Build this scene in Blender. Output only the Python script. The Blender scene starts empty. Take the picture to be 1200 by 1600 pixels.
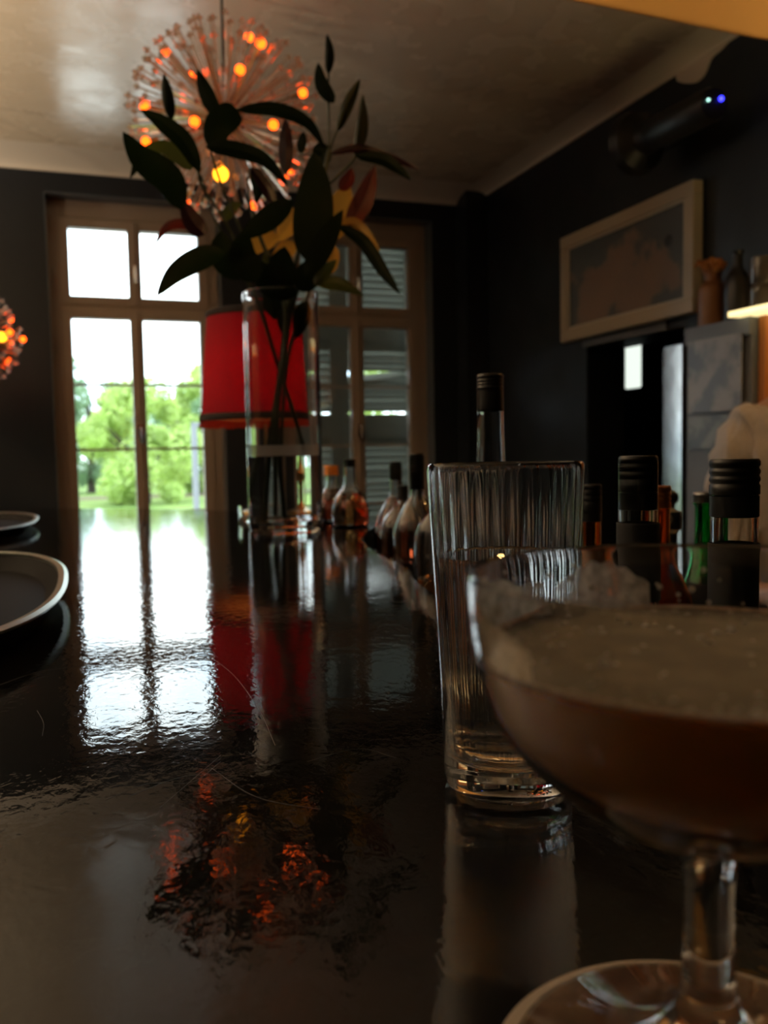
import bpy, bmesh, math, random
from mathutils import Vector, Matrix
random.seed(7)
PI = math.pi
SC = bpy.context.scene
COL = SC.collection

# ------------------------------------------------------------------ camera
F_PX = 1350.0
CAM = Vector((0, 0, 1.25))            # 15 cm above the bar top (z = 1.10)
RIGHT = Vector((0.94369, -0.33130, 0))
def _basis():
    yaw, pitch, roll = math.radians(19.5), math.radians(4.0), math.radians(-1.06)
    f = Vector((math.sin(yaw), math.cos(yaw), 0)); r = Vector((math.cos(yaw), -math.sin(yaw), 0)); u = Vector((0, 0, 1))
    f2 = f * math.cos(pitch) - u * math.sin(pitch); u2 = u * math.cos(pitch) + f * math.sin(pitch)
    r3 = r * math.cos(roll) + u2 * math.sin(roll); u3 = u2 * math.cos(roll) - r * math.sin(roll)
    return r3, u3, f2
CR, CU, CF = _basis()
cam_d = bpy.data.cameras.new('camera'); cam = bpy.data.objects.new('camera', cam_d); COL.objects.link(cam)
cam.matrix_world = Matrix(((CR.x, CU.x, -CF.x, CAM.x), (CR.y, CU.y, -CF.y, CAM.y), (CR.z, CU.z, -CF.z, CAM.z), (0, 0, 0, 1)))
cam_d.sensor_fit = 'VERTICAL'; cam_d.sensor_height = 36; cam_d.lens = F_PX / 1600 * 36
cam_d.clip_start = 0.02; cam_d.clip_end = 500
cam_d.dof.use_dof = True; cam_d.dof.focus_distance = 0.46; cam_d.dof.aperture_fstop = 11.0
SC.camera = cam
SC.view_settings.view_transform = 'Standard'; SC.view_settings.look = 'None'
SC.view_settings.gamma = 1; SC.view_settings.use_curve_mapping = False
SC.view_settings.exposure = 0.0
cy = SC.cycles
cy.max_bounces = 16; cy.transmission_bounces = 14; cy.glossy_bounces = 6; cy.diffuse_bounces = 4; cy.transparent_max_bounces = 24
cy.caustics_reflective = False; cy.caustics_refractive = True; cy.blur_glossy = 1.0
cy.sample_clamp_indirect = 3.0; cy.sample_clamp_direct = 0
cy.use_denoising = True

# ------------------------------------------------------------------ world (bright overcast sky)
w = bpy.data.worlds.new('overcast_sky'); SC.world = w; w.use_nodes = True
nt = w.node_tree; nt.nodes.clear()
wo = nt.nodes.new('ShaderNodeOutputWorld'); bg = nt.nodes.new('ShaderNodeBackground'); tc = nt.nodes.new('ShaderNodeTexCoord')
nz = nt.nodes.new('ShaderNodeTexNoise'); nz.inputs['Scale'].default_value = 9; nz.inputs['Detail'].default_value = 3
cr = nt.nodes.new('ShaderNodeValToRGB')
cr.color_ramp.elements[0].position = .38; cr.color_ramp.elements[0].color = (.62, .80, .95, 1)
cr.color_ramp.elements[1].position = .6; cr.color_ramp.elements[1].color = (.90, .98, 1.0, 1)
nt.links.new(tc.outputs['Generated'], nz.inputs['Vector']); nt.links.new(nz.outputs['Fac'], cr.inputs['Fac'])
nt.links.new(cr.outputs['Color'], bg.inputs['Color']); nt.links.new(bg.outputs['Background'], wo.inputs['Surface'])
bg.inputs['Strength'].default_value = 5.8

# window light guides (portals: they give off nothing themselves)
def portal(x0, x1, z0, z1, y):
    l = bpy.data.lights.new('window_portal', 'AREA'); l.shape = 'RECTANGLE'; l.size = x1 - x0; l.size_y = z1 - z0
    l.cycles.is_portal = True
    o = bpy.data.objects.new('window_portal', l); COL.objects.link(o)
    o.location = ((x0 + x1) / 2, y, (z0 + z1) / 2); o.rotation_euler = (-PI / 2, 0, 0)
portal(-.06, .70, .2, 2.5, 4.72)
portal(1.02, 1.88, .2, 2.5, 5.02)
def fill_spot(loc, watts, col, r=.09):          # unseen fill spots added off to the left, aimed up to brighten the ceiling
    l = bpy.data.lights.new('ceiling_fill', 'SPOT'); l.energy = watts; l.color = col; l.shadow_soft_size = r; l.spot_size = math.radians(165); l.spot_blend = .6
    o = bpy.data.objects.new('ceiling_fill', l); COL.objects.link(o); o.location = loc; o.rotation_euler = (PI, 0, 0)
fill_spot((-2.2, 3.7, 1.75), 210, (1, .80, .58))
fill_spot((-1.9, 2.4, 1.75), 260, (1, .80, .58))
fill_spot((-1.9, .9, 1.75), 75, (1, .80, .58))

# ------------------------------------------------------------------ helpers
def ray(x, y): return (CR * ((x - 600) / F_PX) - CU * ((y - 800) / F_PX) + CF)
def at(x, y, D):                      # point seen at pixel (x, y) at horizontal distance D
    d = ray(x, y); return CAM + d * (D / math.hypot(d.x, d.y))
def floor_at(x, y, D, z):
    p = at(x, y, D); return Vector((p.x, p.y, z))

def tag(o, label=None, cat=None, group=None, kind=None):
    if label: o['label'] = label
    if cat: o['category'] = cat
    if group: o['group'] = group
    if kind: o['kind'] = kind
    return o
def empty(name, loc, label=None, cat=None, group=None, rz=0):
    o = bpy.data.objects.new(name, None); COL.objects.link(o); o.location = loc; o.rotation_euler = (0, 0, rz)
    o.empty_display_size = .02
    return tag(o, label, cat, group)
def link(name, bm, mat, parent=None, smooth=True, loc=None, bevel=0, solid=0, subd=0):
    me = bpy.data.meshes.new(name)
    bmesh.ops.recalc_face_normals(bm, faces=bm.faces)
    bm.to_mesh(me); bm.free()
    for p in me.polygons: p.use_smooth = smooth
    if smooth:
        try: me.set_sharp_from_angle(angle=math.radians(38))
        except Exception: pass
    for m in (mat if isinstance(mat, (list, tuple)) else [mat]): me.materials.append(m)
    o = bpy.data.objects.new(name, me); COL.objects.link(o)
    if loc is not None: o.location = loc
    if parent is not None: o.parent = parent
    if bevel:
        b = o.modifiers.new('bevel', 'BEVEL'); b.width = bevel; b.segments = 2; b.limit_method = 'ANGLE'
    if solid:
        s = o.modifiers.new('solid', 'SOLIDIFY'); s.thickness = solid
    if subd:
        s = o.modifiers.new('subd', 'SUBSURF'); s.levels = subd; s.render_levels = subd
    return o
def copy_tree(o, parent=None, kids=None):
    c = o.copy(); COL.objects.link(c); c.parent = parent
    for ch in list(o.children): copy_tree(ch, c)
    return c
def box(bm, x0, x1, y0, y1, z0, z1):
    v = [bm.verts.new((x, y, z)) for z in (z0, z1) for y in (y0, y1) for x in (x0, x1)]
    for f in ((0, 2, 3, 1), (4, 5, 7, 6), (0, 1, 5, 4), (2, 6, 7, 3), (0, 4, 6, 2), (1, 3, 7, 5)):
        bm.faces.new([v[i] for i in f])
    return v
def boxes(*bs):
    bm = bmesh.new()
    for b in bs: box(bm, *b)
    return bm
def lathe(bm, prof, n=48, c=(0, 0, 0), closed=False, mod=None):
    """prof: list of (r, z); poles where r == 0; long runs get support rings so the shading stays true"""
    q = []
    if closed: prof = list(prof)
    for i, p in enumerate(prof):
        q.append(p + (i,))
        if i + 1 < len(prof):
            nx = prof[i + 1]; L = math.hypot(nx[0] - p[0], nx[1] - p[1])
            if L > .010 and mod is None:
                e = min(.0012, L * .1) / L
                for t in (e, 1 - e): q.append((p[0] + (nx[0] - p[0]) * t, p[1] + (nx[1] - p[1]) * t, i))
    rings = []
    for (r, z, i) in q:
        if r <= 1e-7: rings.append([bm.verts.new((c[0], c[1], c[2] + z))])
        else:
            ring = []
            for k in range(n):
                a = 2 * PI * k / n
                rr = mod(r, z, a, i) if mod else r
                ring.append(bm.verts.new((c[0] + rr * math.cos(a), c[1] + rr * math.sin(a), c[2] + z)))
            rings.append(ring)
    m = len(rings)
    for i in range(m if closed else m - 1):
        A, B = rings[i], rings[(i + 1) % m]
        if len(A) == 1 and len(B) == 1: continue
        for k in range(n):
            k2 = (k + 1) % n
            if len(A) == 1: bm.faces.new((A[0], B[k2], B[k]))
            elif len(B) == 1: bm.faces.new((A[k], A[k2], B[0]))
            else: bm.faces.new((A[k], A[k2], B[k2], B[k]))
    return bm
def smooth_prof(pts, sub=5):
    """Catmull-Rom through (r, z) points"""
    out = []
    P = [pts[0]] + list(pts) + [pts[-1]]
    for i in range(1, len(P) - 2):
        p0, p1, p2, p3 = P[i - 1], P[i], P[i + 1], P[i + 2]
        for s in range(sub):
            t = s / sub
            out.append(tuple(max(0, .5 * ((2 * p1[k]) + (-p0[k] + p2[k]) * t + (2 * p0[k] - 5 * p1[k] + 4 * p2[k] - p3[k]) * t * t + (-p0[k] + 3 * p1[k] - 3 * p2[k] + p3[k]) * t ** 3)) for k in (0, 1)))
    out.append(tuple(pts[-1]))
    return out
def catmull(P, sub=6):
    P = [Vector(p) for p in P]; Q = [P[0] * 2 - P[1]] + P + [P[-1] * 2 - P[-2]]; out = []
    for i in range(1, len(Q) - 2):
        p0, p1, p2, p3 = Q[i - 1:i + 3]
        for s in range(sub):
            t = s / sub
            out.append(.5 * ((2 * p1) + (p2 - p0) * t + (2 * p0 - 5 * p1 + 4 * p2 - p3) * t * t + (3 * p1 - p0 - 3 * p2 + p3) * t ** 3))
    out.append(P[-1]); return out
def tube(bm, pts, r, n=8, cap=True):
    pts = [Vector(p) for p in pts]; rs = r if isinstance(r, (list, tuple)) else [r] * len(pts)
    prev = None; rings = []
    for i, p in enumerate(pts):
        d = (pts[min(i + 1, len(pts) - 1)] - pts[max(i - 1, 0)]).normalized()
        if prev is None: a = d.orthogonal().normalized()
        else:
            a = prev - d * prev.dot(d); a = a.normalized() if a.length > 1e-6 else d.orthogonal().normalized()
        prev = a; b = d.cross(a)
        rings.append([bm.verts.new(p + (a * math.cos(2 * PI * k / n) + b * math.sin(2 * PI * k / n)) * rs[i]) for k in range(n)])
    for A, B in zip(rings, rings[1:]):
        for k in range(n): bm.faces.new((A[k], A[(k + 1) % n], B[(k + 1) % n], B[k]))
    if cap: bm.faces.new(rings[0][::-1]); bm.faces.new(rings[-1])
    return bm
def ball(bm, c, r, seg=10, rings=6, sc=(1, 1, 1)):
    m = Matrix.Translation(c) @ Matrix.Diagonal((r * sc[0], r * sc[1], r * sc[2], 1))
    bmesh.ops.create_uvsphere(bm, u_segments=seg, v_segments=rings, radius=1, matrix=m); return bm
def prism(bm, poly, z0, z1):
    lo = [bm.verts.new((x, y, z0)) for x, y in poly]; hi = [bm.verts.new((x, y, z1)) for x, y in poly]
    bm.faces.new(lo[::-1]); bm.faces.new(hi)
    n = len(poly)
    for i in range(n): bm.faces.new((lo[i], lo[(i + 1) % n], hi[(i + 1) % n], hi[i]))
    return bm

# ------------------------------------------------------------------ materials
def mat(name, col=(.5, .5, .5), rough=.5, metal=0, spec=.5, trans=0, ior=1.45, emit=None, estr=0, bump=None, colnoise=None, rnoise=None, sub=0, coat=0):
    m = bpy.data.materials.new(name); m.use_nodes = True; t = m.node_tree; b = t.nodes['Principled BSDF']
    b.inputs['Base Color'].default_value = (*col, 1); b.inputs['Roughness'].default_value = rough; b.inputs['Metallic'].default_value = metal
    b.inputs['Specular IOR Level'].default_value = spec; b.inputs['Transmission Weight'].default_value = trans; b.inputs['IOR'].default_value = ior
    b.inputs['Coat Weight'].default_value = coat; b.inputs['Subsurface Weight'].default_value = sub
    if emit: b.inputs['Emission Color'].default_value = (*emit, 1); b.inputs['Emission Strength'].default_value = estr
    tc = t.nodes.new('ShaderNodeTexCoord')
    def noise(scale, detail=3, stretch=None):
        n = t.nodes.new('ShaderNodeTexNoise'); n.inputs['Scale'].default_value = scale; n.inputs['Detail'].default_value = detail
        mp = t.nodes.new('ShaderNodeMapping'); mp.inputs['Scale'].default_value = stretch or (1, 1, 1)
        t.links.new(tc.outputs['Object'], mp.inputs['Vector']); t.links.new(mp.outputs['Vector'], n.inputs['Vector']); return n
    if bump:                          # (scale, strength, distance[, stretch])
        n = noise(bump[0], 3, bump[3] if len(bump) > 3 else None); bp = t.nodes.new('ShaderNodeBump')
        bp.inputs['Strength'].default_value = bump[1]; bp.inputs['Distance'].default_value = bump[2]
        t.links.new(n.outputs['Fac'], bp.inputs['Height']); t.links.new(bp.outputs['Normal'], b.inputs['Normal'])
    if colnoise:                      # (scale, colour2, lo, hi)
        n = noise(colnoise[0], 4); r = t.nodes.new('ShaderNodeValToRGB')
        r.color_ramp.elements[0].position = colnoise[2]; r.color_ramp.elements[0].color = (*col, 1)
        r.color_ramp.elements[1].position = colnoise[3]; r.color_ramp.elements[1].color = (*colnoise[1], 1)
        t.links.new(n.outputs['Fac'], r.inputs['Fac']); t.links.new(r.outputs['Color'], b.inputs['Base Color'])
    if rnoise:                        # (scale, lo, hi)
        n = noise(rnoise[0], 4); r = t.nodes.new('ShaderNodeMapRange')
        r.inputs['From Min'].default_value = .35; r.inputs['From Max'].default_value = .65
        r.inputs['To Min'].default_value = rnoise[1]; r.inputs['To Max'].default_value = rnoise[2]
        t.links.new(n.outputs['Fac'], r.inputs['Value']); t.links.new(r.outputs['Result'], b.inputs['Roughness'])
    return m
def translucent(name, col, tcol, mix=.5, rough=.5, bump=None, var=None, spec=.5):
    m = mat(name, col, rough, spec=spec, bump=bump, colnoise=var); t = m.node_tree; b = t.nodes['Principled BSDF']; out = t.nodes['Material Output']
    tr = t.nodes.new('ShaderNodeBsdfTranslucent'); tr.inputs['Color'].default_value = (*tcol, 1)
    mx = t.nodes.new('ShaderNodeMixShader'); mx.inputs['Fac'].default_value = mix
    t.links.new(b.outputs['BSDF'], mx.inputs[1]); t.links.new(tr.outputs['BSDF'], mx.inputs[2]); t.links.new(mx.outputs['Shader'], out.inputs['Surface'])
    return m
def pane_glass(name, tint=(.97, .98, .97)):
    m = bpy.data.materials.new(name); m.use_nodes = True; t = m.node_tree; t.nodes.clear()
    out = t.nodes.new('ShaderNodeOutputMaterial'); tr = t.nodes.new('ShaderNodeBsdfTransparent'); gl = t.nodes.new('ShaderNodeBsdfGlossy')
    fr = t.nodes.new('ShaderNodeFresnel'); mx = t.nodes.new('ShaderNodeMixShader')
    tr.inputs['Color'].default_value = (*tint, 1); gl.inputs['Roughness'].default_value = .02
    t.links.new(fr.outputs['Fac'], mx.inputs['Fac']); t.links.new(tr.outputs['BSDF'], mx.inputs[1]); t.links.new(gl.outputs['BSDF'], mx.inputs[2])
    t.links.new(mx.outputs['Shader'], out.inputs['Surface']); return m
def emission(name, col, s):
    m = bpy.data.materials.new(name); m.use_nodes = True; t = m.node_tree; t.nodes.clear()
    out = t.nodes.new('ShaderNodeOutputMaterial'); e = t.nodes.new('ShaderNodeEmission'); e.inputs['Color'].default_value = (*col, 1); e.inputs['Strength'].default_value = s
    t.links.new(e.outputs['Emission'], out.inputs['Surface']); return m

def lacquer():
    """black varnish, brushed on unevenly and scratched by years of glasses"""
    m = mat('black_lacquer', (.006, .006, .007), .08, spec=.5, rnoise=(5, .015, .06)); t = m.node_tree; b = t.nodes['Principled BSDF']; b.inputs['IOR'].default_value = 1.47
    tc = t.nodes['Texture Coordinate'] if 'Texture Coordinate' in t.nodes else t.nodes.new('ShaderNodeTexCoord')
    def nz(scale, det, st):
        mp = t.nodes.new('ShaderNodeMapping'); mp.inputs['Scale'].default_value = st; n = t.nodes.new('ShaderNodeTexNoise')
        n.inputs['Scale'].default_value = scale; n.inputs['Detail'].default_value = det; n.inputs['Distortion'].default_value = .6
        t.links.new(tc.outputs['Object'], mp.inputs['Vector']); t.links.new(mp.outputs['Vector'], n.inputs['Vector']); return n
    a = nz(190, 3, (1.0, .6, 1)); c = nz(60, 2, (1, .8, 1))
    b1 = t.nodes.new('ShaderNodeBump'); b1.inputs['Strength'].default_value = 1; b1.inputs['Distance'].default_value = LAQ[0]
    b2 = t.nodes.new('ShaderNodeBump'); b2.inputs['Strength'].default_value = 1; b2.inputs['Distance'].default_value = LAQ[1]
    t.links.new(a.outputs['Fac'], b1.inputs['Height']); t.links.new(c.outputs['Fac'], b2.inputs['Height'])
    t.links.new(b1.outputs['Normal'], b2.inputs['Normal']); t.links.new(b2.outputs['Normal'], b.inputs['Normal'])
    return m
LAQ = (.00009, .00016)
M = dict(
    lacquer=lacquer(),
    wall=mat('blue_black_paint', (.009, .0125, .0175), .42, bump=(40, .3, .002), rnoise=(3, .35, .55)),
    reveal=mat('reveal_sky_sheen', (.085, .105, .125), .30, bump=(60, .2, .001)),  # sky reflection on the dark gloss is put into this lighter bluish colour
    ceil=mat('glossy_cream_ceiling', (.78, .67, .51), .2, ior=1.6, bump=(9, .35, .006), rnoise=(6, .16, .34), colnoise=(1.3, (.70, .59, .44), .4, .7)),
    cove=mat('cove_paint', (.80, .72, .60), .5, bump=(20, .2, .002)),
    floor=mat('dark_boards', (.04, .025, .015), .4, bump=(12, .3, .002, (8, 1, 1))),
    frame=mat('greige_window_paint', (.42, .33, .25), .45, bump=(50, .15, .001, (4, 4, .5))),
    pane=pane_glass('window_glass'),
    shutter=mat('grey_green_shutter', (.30, .31, .26), .5),
    iron=mat('dark_iron', (.03, .03, .03), .5, metal=.6),
    chrome=mat('worn_chrome', (.75, .76, .74), .18, metal=1),
    brass=mat('old_brass', (.55, .36, .14), .28, metal=1),
    glass=mat('clear_glass', (1, 1, 1), 0, trans=1, ior=1.5),
    crystal=mat('crystal_acrylic', (.96, .72, .56), .08, trans=.92, ior=1.45),  # amber tint carries the orange bulb light on the rods
    water=mat('water', (1, 1, 1), 0, trans=1, ior=1.333),
    bulb=emission('amber_bulb_glow', (1, .085, .004), 6.5),
    bulb_hot=emission('yellow_bulb_glow', (1, .30, .01), 6),
    red=translucent('red_shade_fabric', (.40, .003, .02), (.26, .0006, .030), .55, .8, bump=(400, .3, .0005)),
    lining=mat('shade_lining', (.75, .55, .35), .7),
    trim=mat('black_braid', (.012, .006, .006), .8),
    fringe=translucent('fringe_thread', (.12, .015, .008), (.8, .12, .02), .5, .8),
    gold=translucent('gold_shade_fabric', (.72, .52, .24), (.60, .40, .16), .4, .8, bump=(5, .6, .02)),
    leaf=translucent('dark_green_leaf', (.006, .010, .006), (.010, .020, .005), .3, .45, var=(12, (.010, .015, .006), .4, .7), spec=.1),
    leaf2=translucent('olive_leaf', (.03, .036, .011), (.08, .09, .015), .5, .35, var=(12, (.04, .05, .016), .4, .7)),
    lamplit=translucent('lamplit_leaf', (.34, .19, .035), (.65, .34, .05), .55, .4, var=(14, (.25, .15, .03), .4, .7)),  # glow from the open lamp shade is put into these leaves' colour
    purple=translucent('purple_leaf', (.018, .006, .009), (.035, .006, .009), .4, .35),
    redleaf=translucent('red_leaf', (.05, .010, .007), (.16, .018, .010), .5, .35),
    stem=mat('dark_stem', (.02, .03, .012), .45),
    cap=mat('black_plastic_cap', (.008, .008, .008), .38),
    label=mat('dark_paper_label', (.009, .009, .011), .7),
    green=mat('green_glass', (.05, .55, .15), .02, trans=1, ior=1.5),
    amberglass=mat('amber_glass', (.9, .35, .08), .02, trans=1, ior=1.5),
    spirit=mat('amber_spirit', (.95, .45, .15), .0, trans=1, ior=1.36),
    redspirit=mat('red_spirit', (.75, .12, .04), .0, trans=1, ior=1.36),
    copper=mat('copper_cap', (.9, .32, .08), .3, metal=.8),
    steel=mat('brushed_steel', (.25, .25, .25), .35, metal=1, bump=(30, .1, .001)),
    casing=mat('polished_metal_casing', (.80, .82, .84), .16, metal=1, bump=(14, .25, .002)),
    grey=mat('grey_cabinet_paint', (.12, .13, .15), .5, bump=(30, .2, .001)),
    wood=mat('orange_wood', (.42, .16, .04), .45, bump=(10, .3, .002, (8, 8, 1))),
    picframe=mat('cream_picture_frame', (.55, .48, .36), .4),
    picslip=mat('pale_slip', (.62, .58, .48), .35),
    black=mat('black_plastic', (.012, .012, .013), .35),
    coaster=mat('pulp_coaster', (.36, .31, .27), .9, bump=(500, .3, .0003)),
    coastin=mat('coaster_print', (.16, .09, .06), .8, colnoise=(60, (.22, .13, .09), .4, .6)),
    foam=None, grass=None)

# ------------------------------------------------------------------ the room
WY, WX, CZ = 4.5, 2.177, 2.66        # back wall, right wall, ceiling height
ZW = 2.61
LX, RY = -3.2, -3.0
FY = 4.60                             # window frame plane
W1 = (-.095, .735); W2 = (1.015, 1.905); WTOP = 2.515; WBOT = .12
def struct(name, bm, m, **k):
    o = link(name, bm, m, smooth=False, **k); o['kind'] = 'structure'; return o
struct('floor', boxes((LX - .2, WX + 1.6, RY - .2, WY + .35, -.1, 0)), M['floor'])
struct('ceiling', boxes((LX - .2, WX + .3, RY - .2, WY + .35, CZ, CZ + .1)), M['ceil'])
T = .30
struct('wall_back', boxes((LX, W1[0], WY, WY + T, 0, CZ), (W1[1], W2[0], WY, WY + T, 0, CZ), (W2[1], WX + .2, WY, WY + T, 0, CZ),
       (W1[0], W1[1], WY, WY + T, WTOP, CZ), (W2[0], W2[1], WY, WY + T, WTOP, CZ), (W1[0], W1[1], WY, WY + T, 0, WBOT), (W2[0], W2[1], WY, WY + T, 0, WBOT)), M['wall'])
D0, D1, DZ = 2.715, 3.382, 1.70        # doorway in the right wall
struct('wall_right', boxes((WX, WX + .2, RY, D0, 0, CZ), (WX, WX + .2, D1, WY, 0, CZ), (WX, WX + .2, D0, D1, DZ, CZ)), M['wall'])
struct('wall_left', boxes((LX - .2, LX, RY, WY, 0, CZ)), M['wall'])
struct('wall_front', boxes((LX, WX, RY - .2, RY, 0, CZ)), M['wall'])
# the dark room beyond the doorway
struct('wall_passage', boxes((WX + 1.5, WX + 1.6, 2.0, 4.9, 0, CZ), (WX + .2, WX + 1.5, 4.8, 4.9, 0, CZ), (WX + .2, WX + 1.5, 2.0, 2.1, 0, CZ), (WX + .2, WX + 1.6, 2.0, 4.9, CZ, CZ + .1)), M['wall'])
# coving: hollow curve between walls and ceiling
def cove_poly(n=8, d=.24, zlow=ZW):
    pts = [(0, zlow), (0, CZ + .02), (d, CZ + .02)]
    for k in range(n + 1):
        a = PI / 2 * k / n; pts.append((d - (d - .012) * math.sin(a) , zlow + (CZ - zlow) * math.cos(a) ** 1.0))
    return pts
def extrude_profile(bm, pts, f0, f1):
    A = [bm.verts.new(f0(*p)) for p in pts]; B = [bm.verts.new(f1(*p)) for p in pts]
    bm.faces.new(A); bm.faces.new(B[::-1])
    for i in range(len(pts)): bm.faces.new((A[i], A[(i + 1) % len(pts)], B[(i + 1) % len(pts)], B[i]))
bm = bmesh.new(); extrude_profile(bm, cove_poly(), lambda d, z: (LX, WY - d, z), lambda d, z: (WX, WY - d, z)); struct('trim_1', bm, M['cove'])
bm = bmesh.new(); extrude_profile(bm, cove_poly(8, .13, 2.635), lambda d, z: (WX - d, RY, z), lambda d, z: (WX - d, WY, z)); struct('trim_2', bm, M['cove'])
# boxed pipe in the corner
struct('trim_3', boxes((2.05, WX, 4.36, WY, 0, 2.70 - .04)), M['wall'])
# a dab of ceiling plaster over the wall edge above the wall fixture
bm = bmesh.new()
pl = [(q.x, q.y) for q in catmull([(0, 0, 0), (.12, .02, 0), (.24, .0, 0), (.31, -.012, 0), (.25, -.035, 0), (.20, -.045, 0), (.165, -.085, 0), (.12, -.095, 0), (.06, -.075, 0), (.015, -.05, 0)], 5)]
A = [bm.verts.new((WX - .006, 2.78 - y, 2.66 + z)) for y, z in pl]; B = [bm.verts.new((WX + .01, 2.78 - y, 2.66 + z)) for y, z in pl]
bm.faces.new(A); bm.faces.new(B[::-1])
for i in range(len(pl)): bm.faces.new((A[i], A[(i + 1) % len(pl)], B[(i + 1) % len(pl)], B[i]))
struct('trim_4', bm, M['cove'])
# linings of the window reveals, coloured lighter for the sky reflected in them
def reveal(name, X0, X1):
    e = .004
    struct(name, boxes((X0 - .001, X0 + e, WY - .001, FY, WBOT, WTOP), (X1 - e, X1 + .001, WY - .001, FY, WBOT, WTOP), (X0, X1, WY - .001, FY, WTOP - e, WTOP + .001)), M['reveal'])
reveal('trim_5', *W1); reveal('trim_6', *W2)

# ------------------------------------------------------------------ windows
def window(name, X0, X1, xs, label):
    """xs: glass x-ranges of the two casements"""
    fr = 'frame'
    g0, g1 = xs
    zs_up = (2.048, 2.38); low_top = 1.938; low_bot = .30; ft = WTOP - .035
    bm = boxes((X0, g0[0] - .040, FY, FY + .10, WBOT, ft), (g1[1] + .040, X1, FY, FY + .10, WBOT, ft), (X0, X1, FY + .005, FY + .10, 2.43, WTOP), (X0, X1, FY, FY + .10, WBOT, WBOT + .08),
               (X0, X1, FY - .006, FY + .09, 1.975, 2.012))
    root = link(name, bm, M['frame'], smooth=False, bevel=.004); root['kind'] = 'structure'
    s = .022
    for (a, b), side in ((g0, 0), (g1, 1)):
        for (z0, z1) in (zs_up, (low_bot, low_top)):
            o0 = .05 if side == 0 else .031; o1 = .031 if side == 0 else .05
            bm = boxes((a - o0, a, FY - .012, FY + .05, z0 - .045, z1 + .045), (b, b + o1, FY - .012, FY + .05, z0 - .045, z1 + .045),
                       (a - .001, b + .001, FY - .012, FY + .05, z1, z1 + .045), (a - .001, b + .001, FY - .012, FY + .05, z0 - .045, z0))
            sash = link('sash', bm, M['frame'], root, smooth=False, bevel=.004)
            link('pane', boxes((a - .003, b + .003, FY + .022, FY + .026, z0 - .003, z1 + .003)), M['pane'], sash, smooth=False)
            if z0 == low_bot:
                for zz in (1.612, 1.286, .96, .63):
                    link('glazing_bar', boxes((a, b, FY + .012, FY + .03, zz - .0065, zz + .0065)), M['frame'], sash, smooth=False)
    xm = (g0[1] + g1[0]) / 2
    bm = boxes((xm - .012, xm + .012, FY - .022, FY - .010, WBOT + .1, 1.98), (xm - .012, xm + .012, FY - .022, FY - .010, 2.01, 2.42))
    link('mullion_cover', bm, M['frame'], root, smooth=False, bevel=.004)
    for z in (1.37, 2.17):
        bm = bmesh.new(); box(bm, xm - .011, xm + .011, FY - .034, FY - .022, z - .035, z + .035)
        tube(bm, [(xm, FY - .03, z + .02), (xm, FY - .058, z + .02), (xm, FY - .06, z - .06)], .007)
        link('window_handle', bm, M['chrome'], root, bevel=.002)
    hb = bmesh.new()
    for z in (.6, 1.75, 2.1, 2.35):
        tube(hb, [(X0 + .03, FY - .012, z), (X0 + .03, FY - .012, z + .07)], .007); tube(hb, [(X1 - .02, FY - .012, z), (X1 - .02, FY - .012, z + .07)], .007)
    link('hinge', hb, M['frame'], root)
    return root
window('window_1', W1[0], W1[1], ((.006, .285), (.348, .632)), '')
window('window_2', W2[0], W2[1], ((1.175, 1.454), (1.524, 1.797)), '')

struct('trim_9', boxes((W2[0], W2[0] + .012, 4.71, 4.80, WBOT, WTOP), (W2[1] - .012, W2[1], 4.71, 4.80, WBOT, WTOP), (W2[0], W2[1], 4.71, 4.80, WTOP - .012, WTOP)), mat('outer_render', (.6, .6, .56), .8))
# louvred shutters closed outside the right window
for i, (x0, x1) in enumerate(((.985, 1.4605), (1.461, 1.935))):
    r = empty('window_shutter', (x0, 4.865, .12), ['left leaf of the closed grey-green louvred shutters outside the right window', 'right leaf of the closed louvred shutters, with a thin strip of daylight beside it'][i], 'shutter')
    wd = x1 - x0; H = 2.46; st = .055
    bm = boxes((0, st, 0, .035, 0, H), (wd - st, wd, 0, .035, 0, H), (st, wd - st, 0, .035, 0, .08), (st, wd - st, 0, .035, H - .10, H), (st, wd - st, 0, .035, 1.22, 1.262 + .09), (st, wd - st, 0, .035, 1.775, 1.905))
    link('shutter_frame', bm, M['shutter'], r, smooth=False, bevel=.003)
    for q in (.3, 1.25, 2.2): link('shutter_hinge', boxes((0, .03, -.066, 0, q, q + .03) if i == 0 else (wd - .03, wd, -.066, 0, q, q + .03)), M['iron'], r, smooth=False)
    z = .11; k = 0
    while z < H - .12:
        if not (1.235 < z < 1.335 or 1.80 < z < 1.87):
            t = random.uniform(-.004, .004) if z < 1.7 else 0
            s = bmesh.new(); 
            vs = [(st, .004, z - .012 + t), (st, .031, z + .034 + t), (st, .031, z + .043 + t), (st, .004, z - .003 + t)]
            vs = [(a, b, c) for a, b, c in vs]
            xe = wd - st
            A = [s.verts.new(v) for v in vs]; B = [s.verts.new((xe, v[1], v[2])) for v in vs]
            if i == 1 and abs(z - 1.56) < .02:       # one louvre stands ajar at its left end
                for v in A: v.co.z += (-.030 if v.co.y < .02 else -.040)
            s.faces.new(A); s.faces.new(B[::-1])
            for q in range(4): s.faces.new((A[q], A[(q + 1) % 4], B[(q + 1) % 4], B[q]))
            link('louvre', s, M['shutter'], r, smooth=False)
        z += .0395

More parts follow.
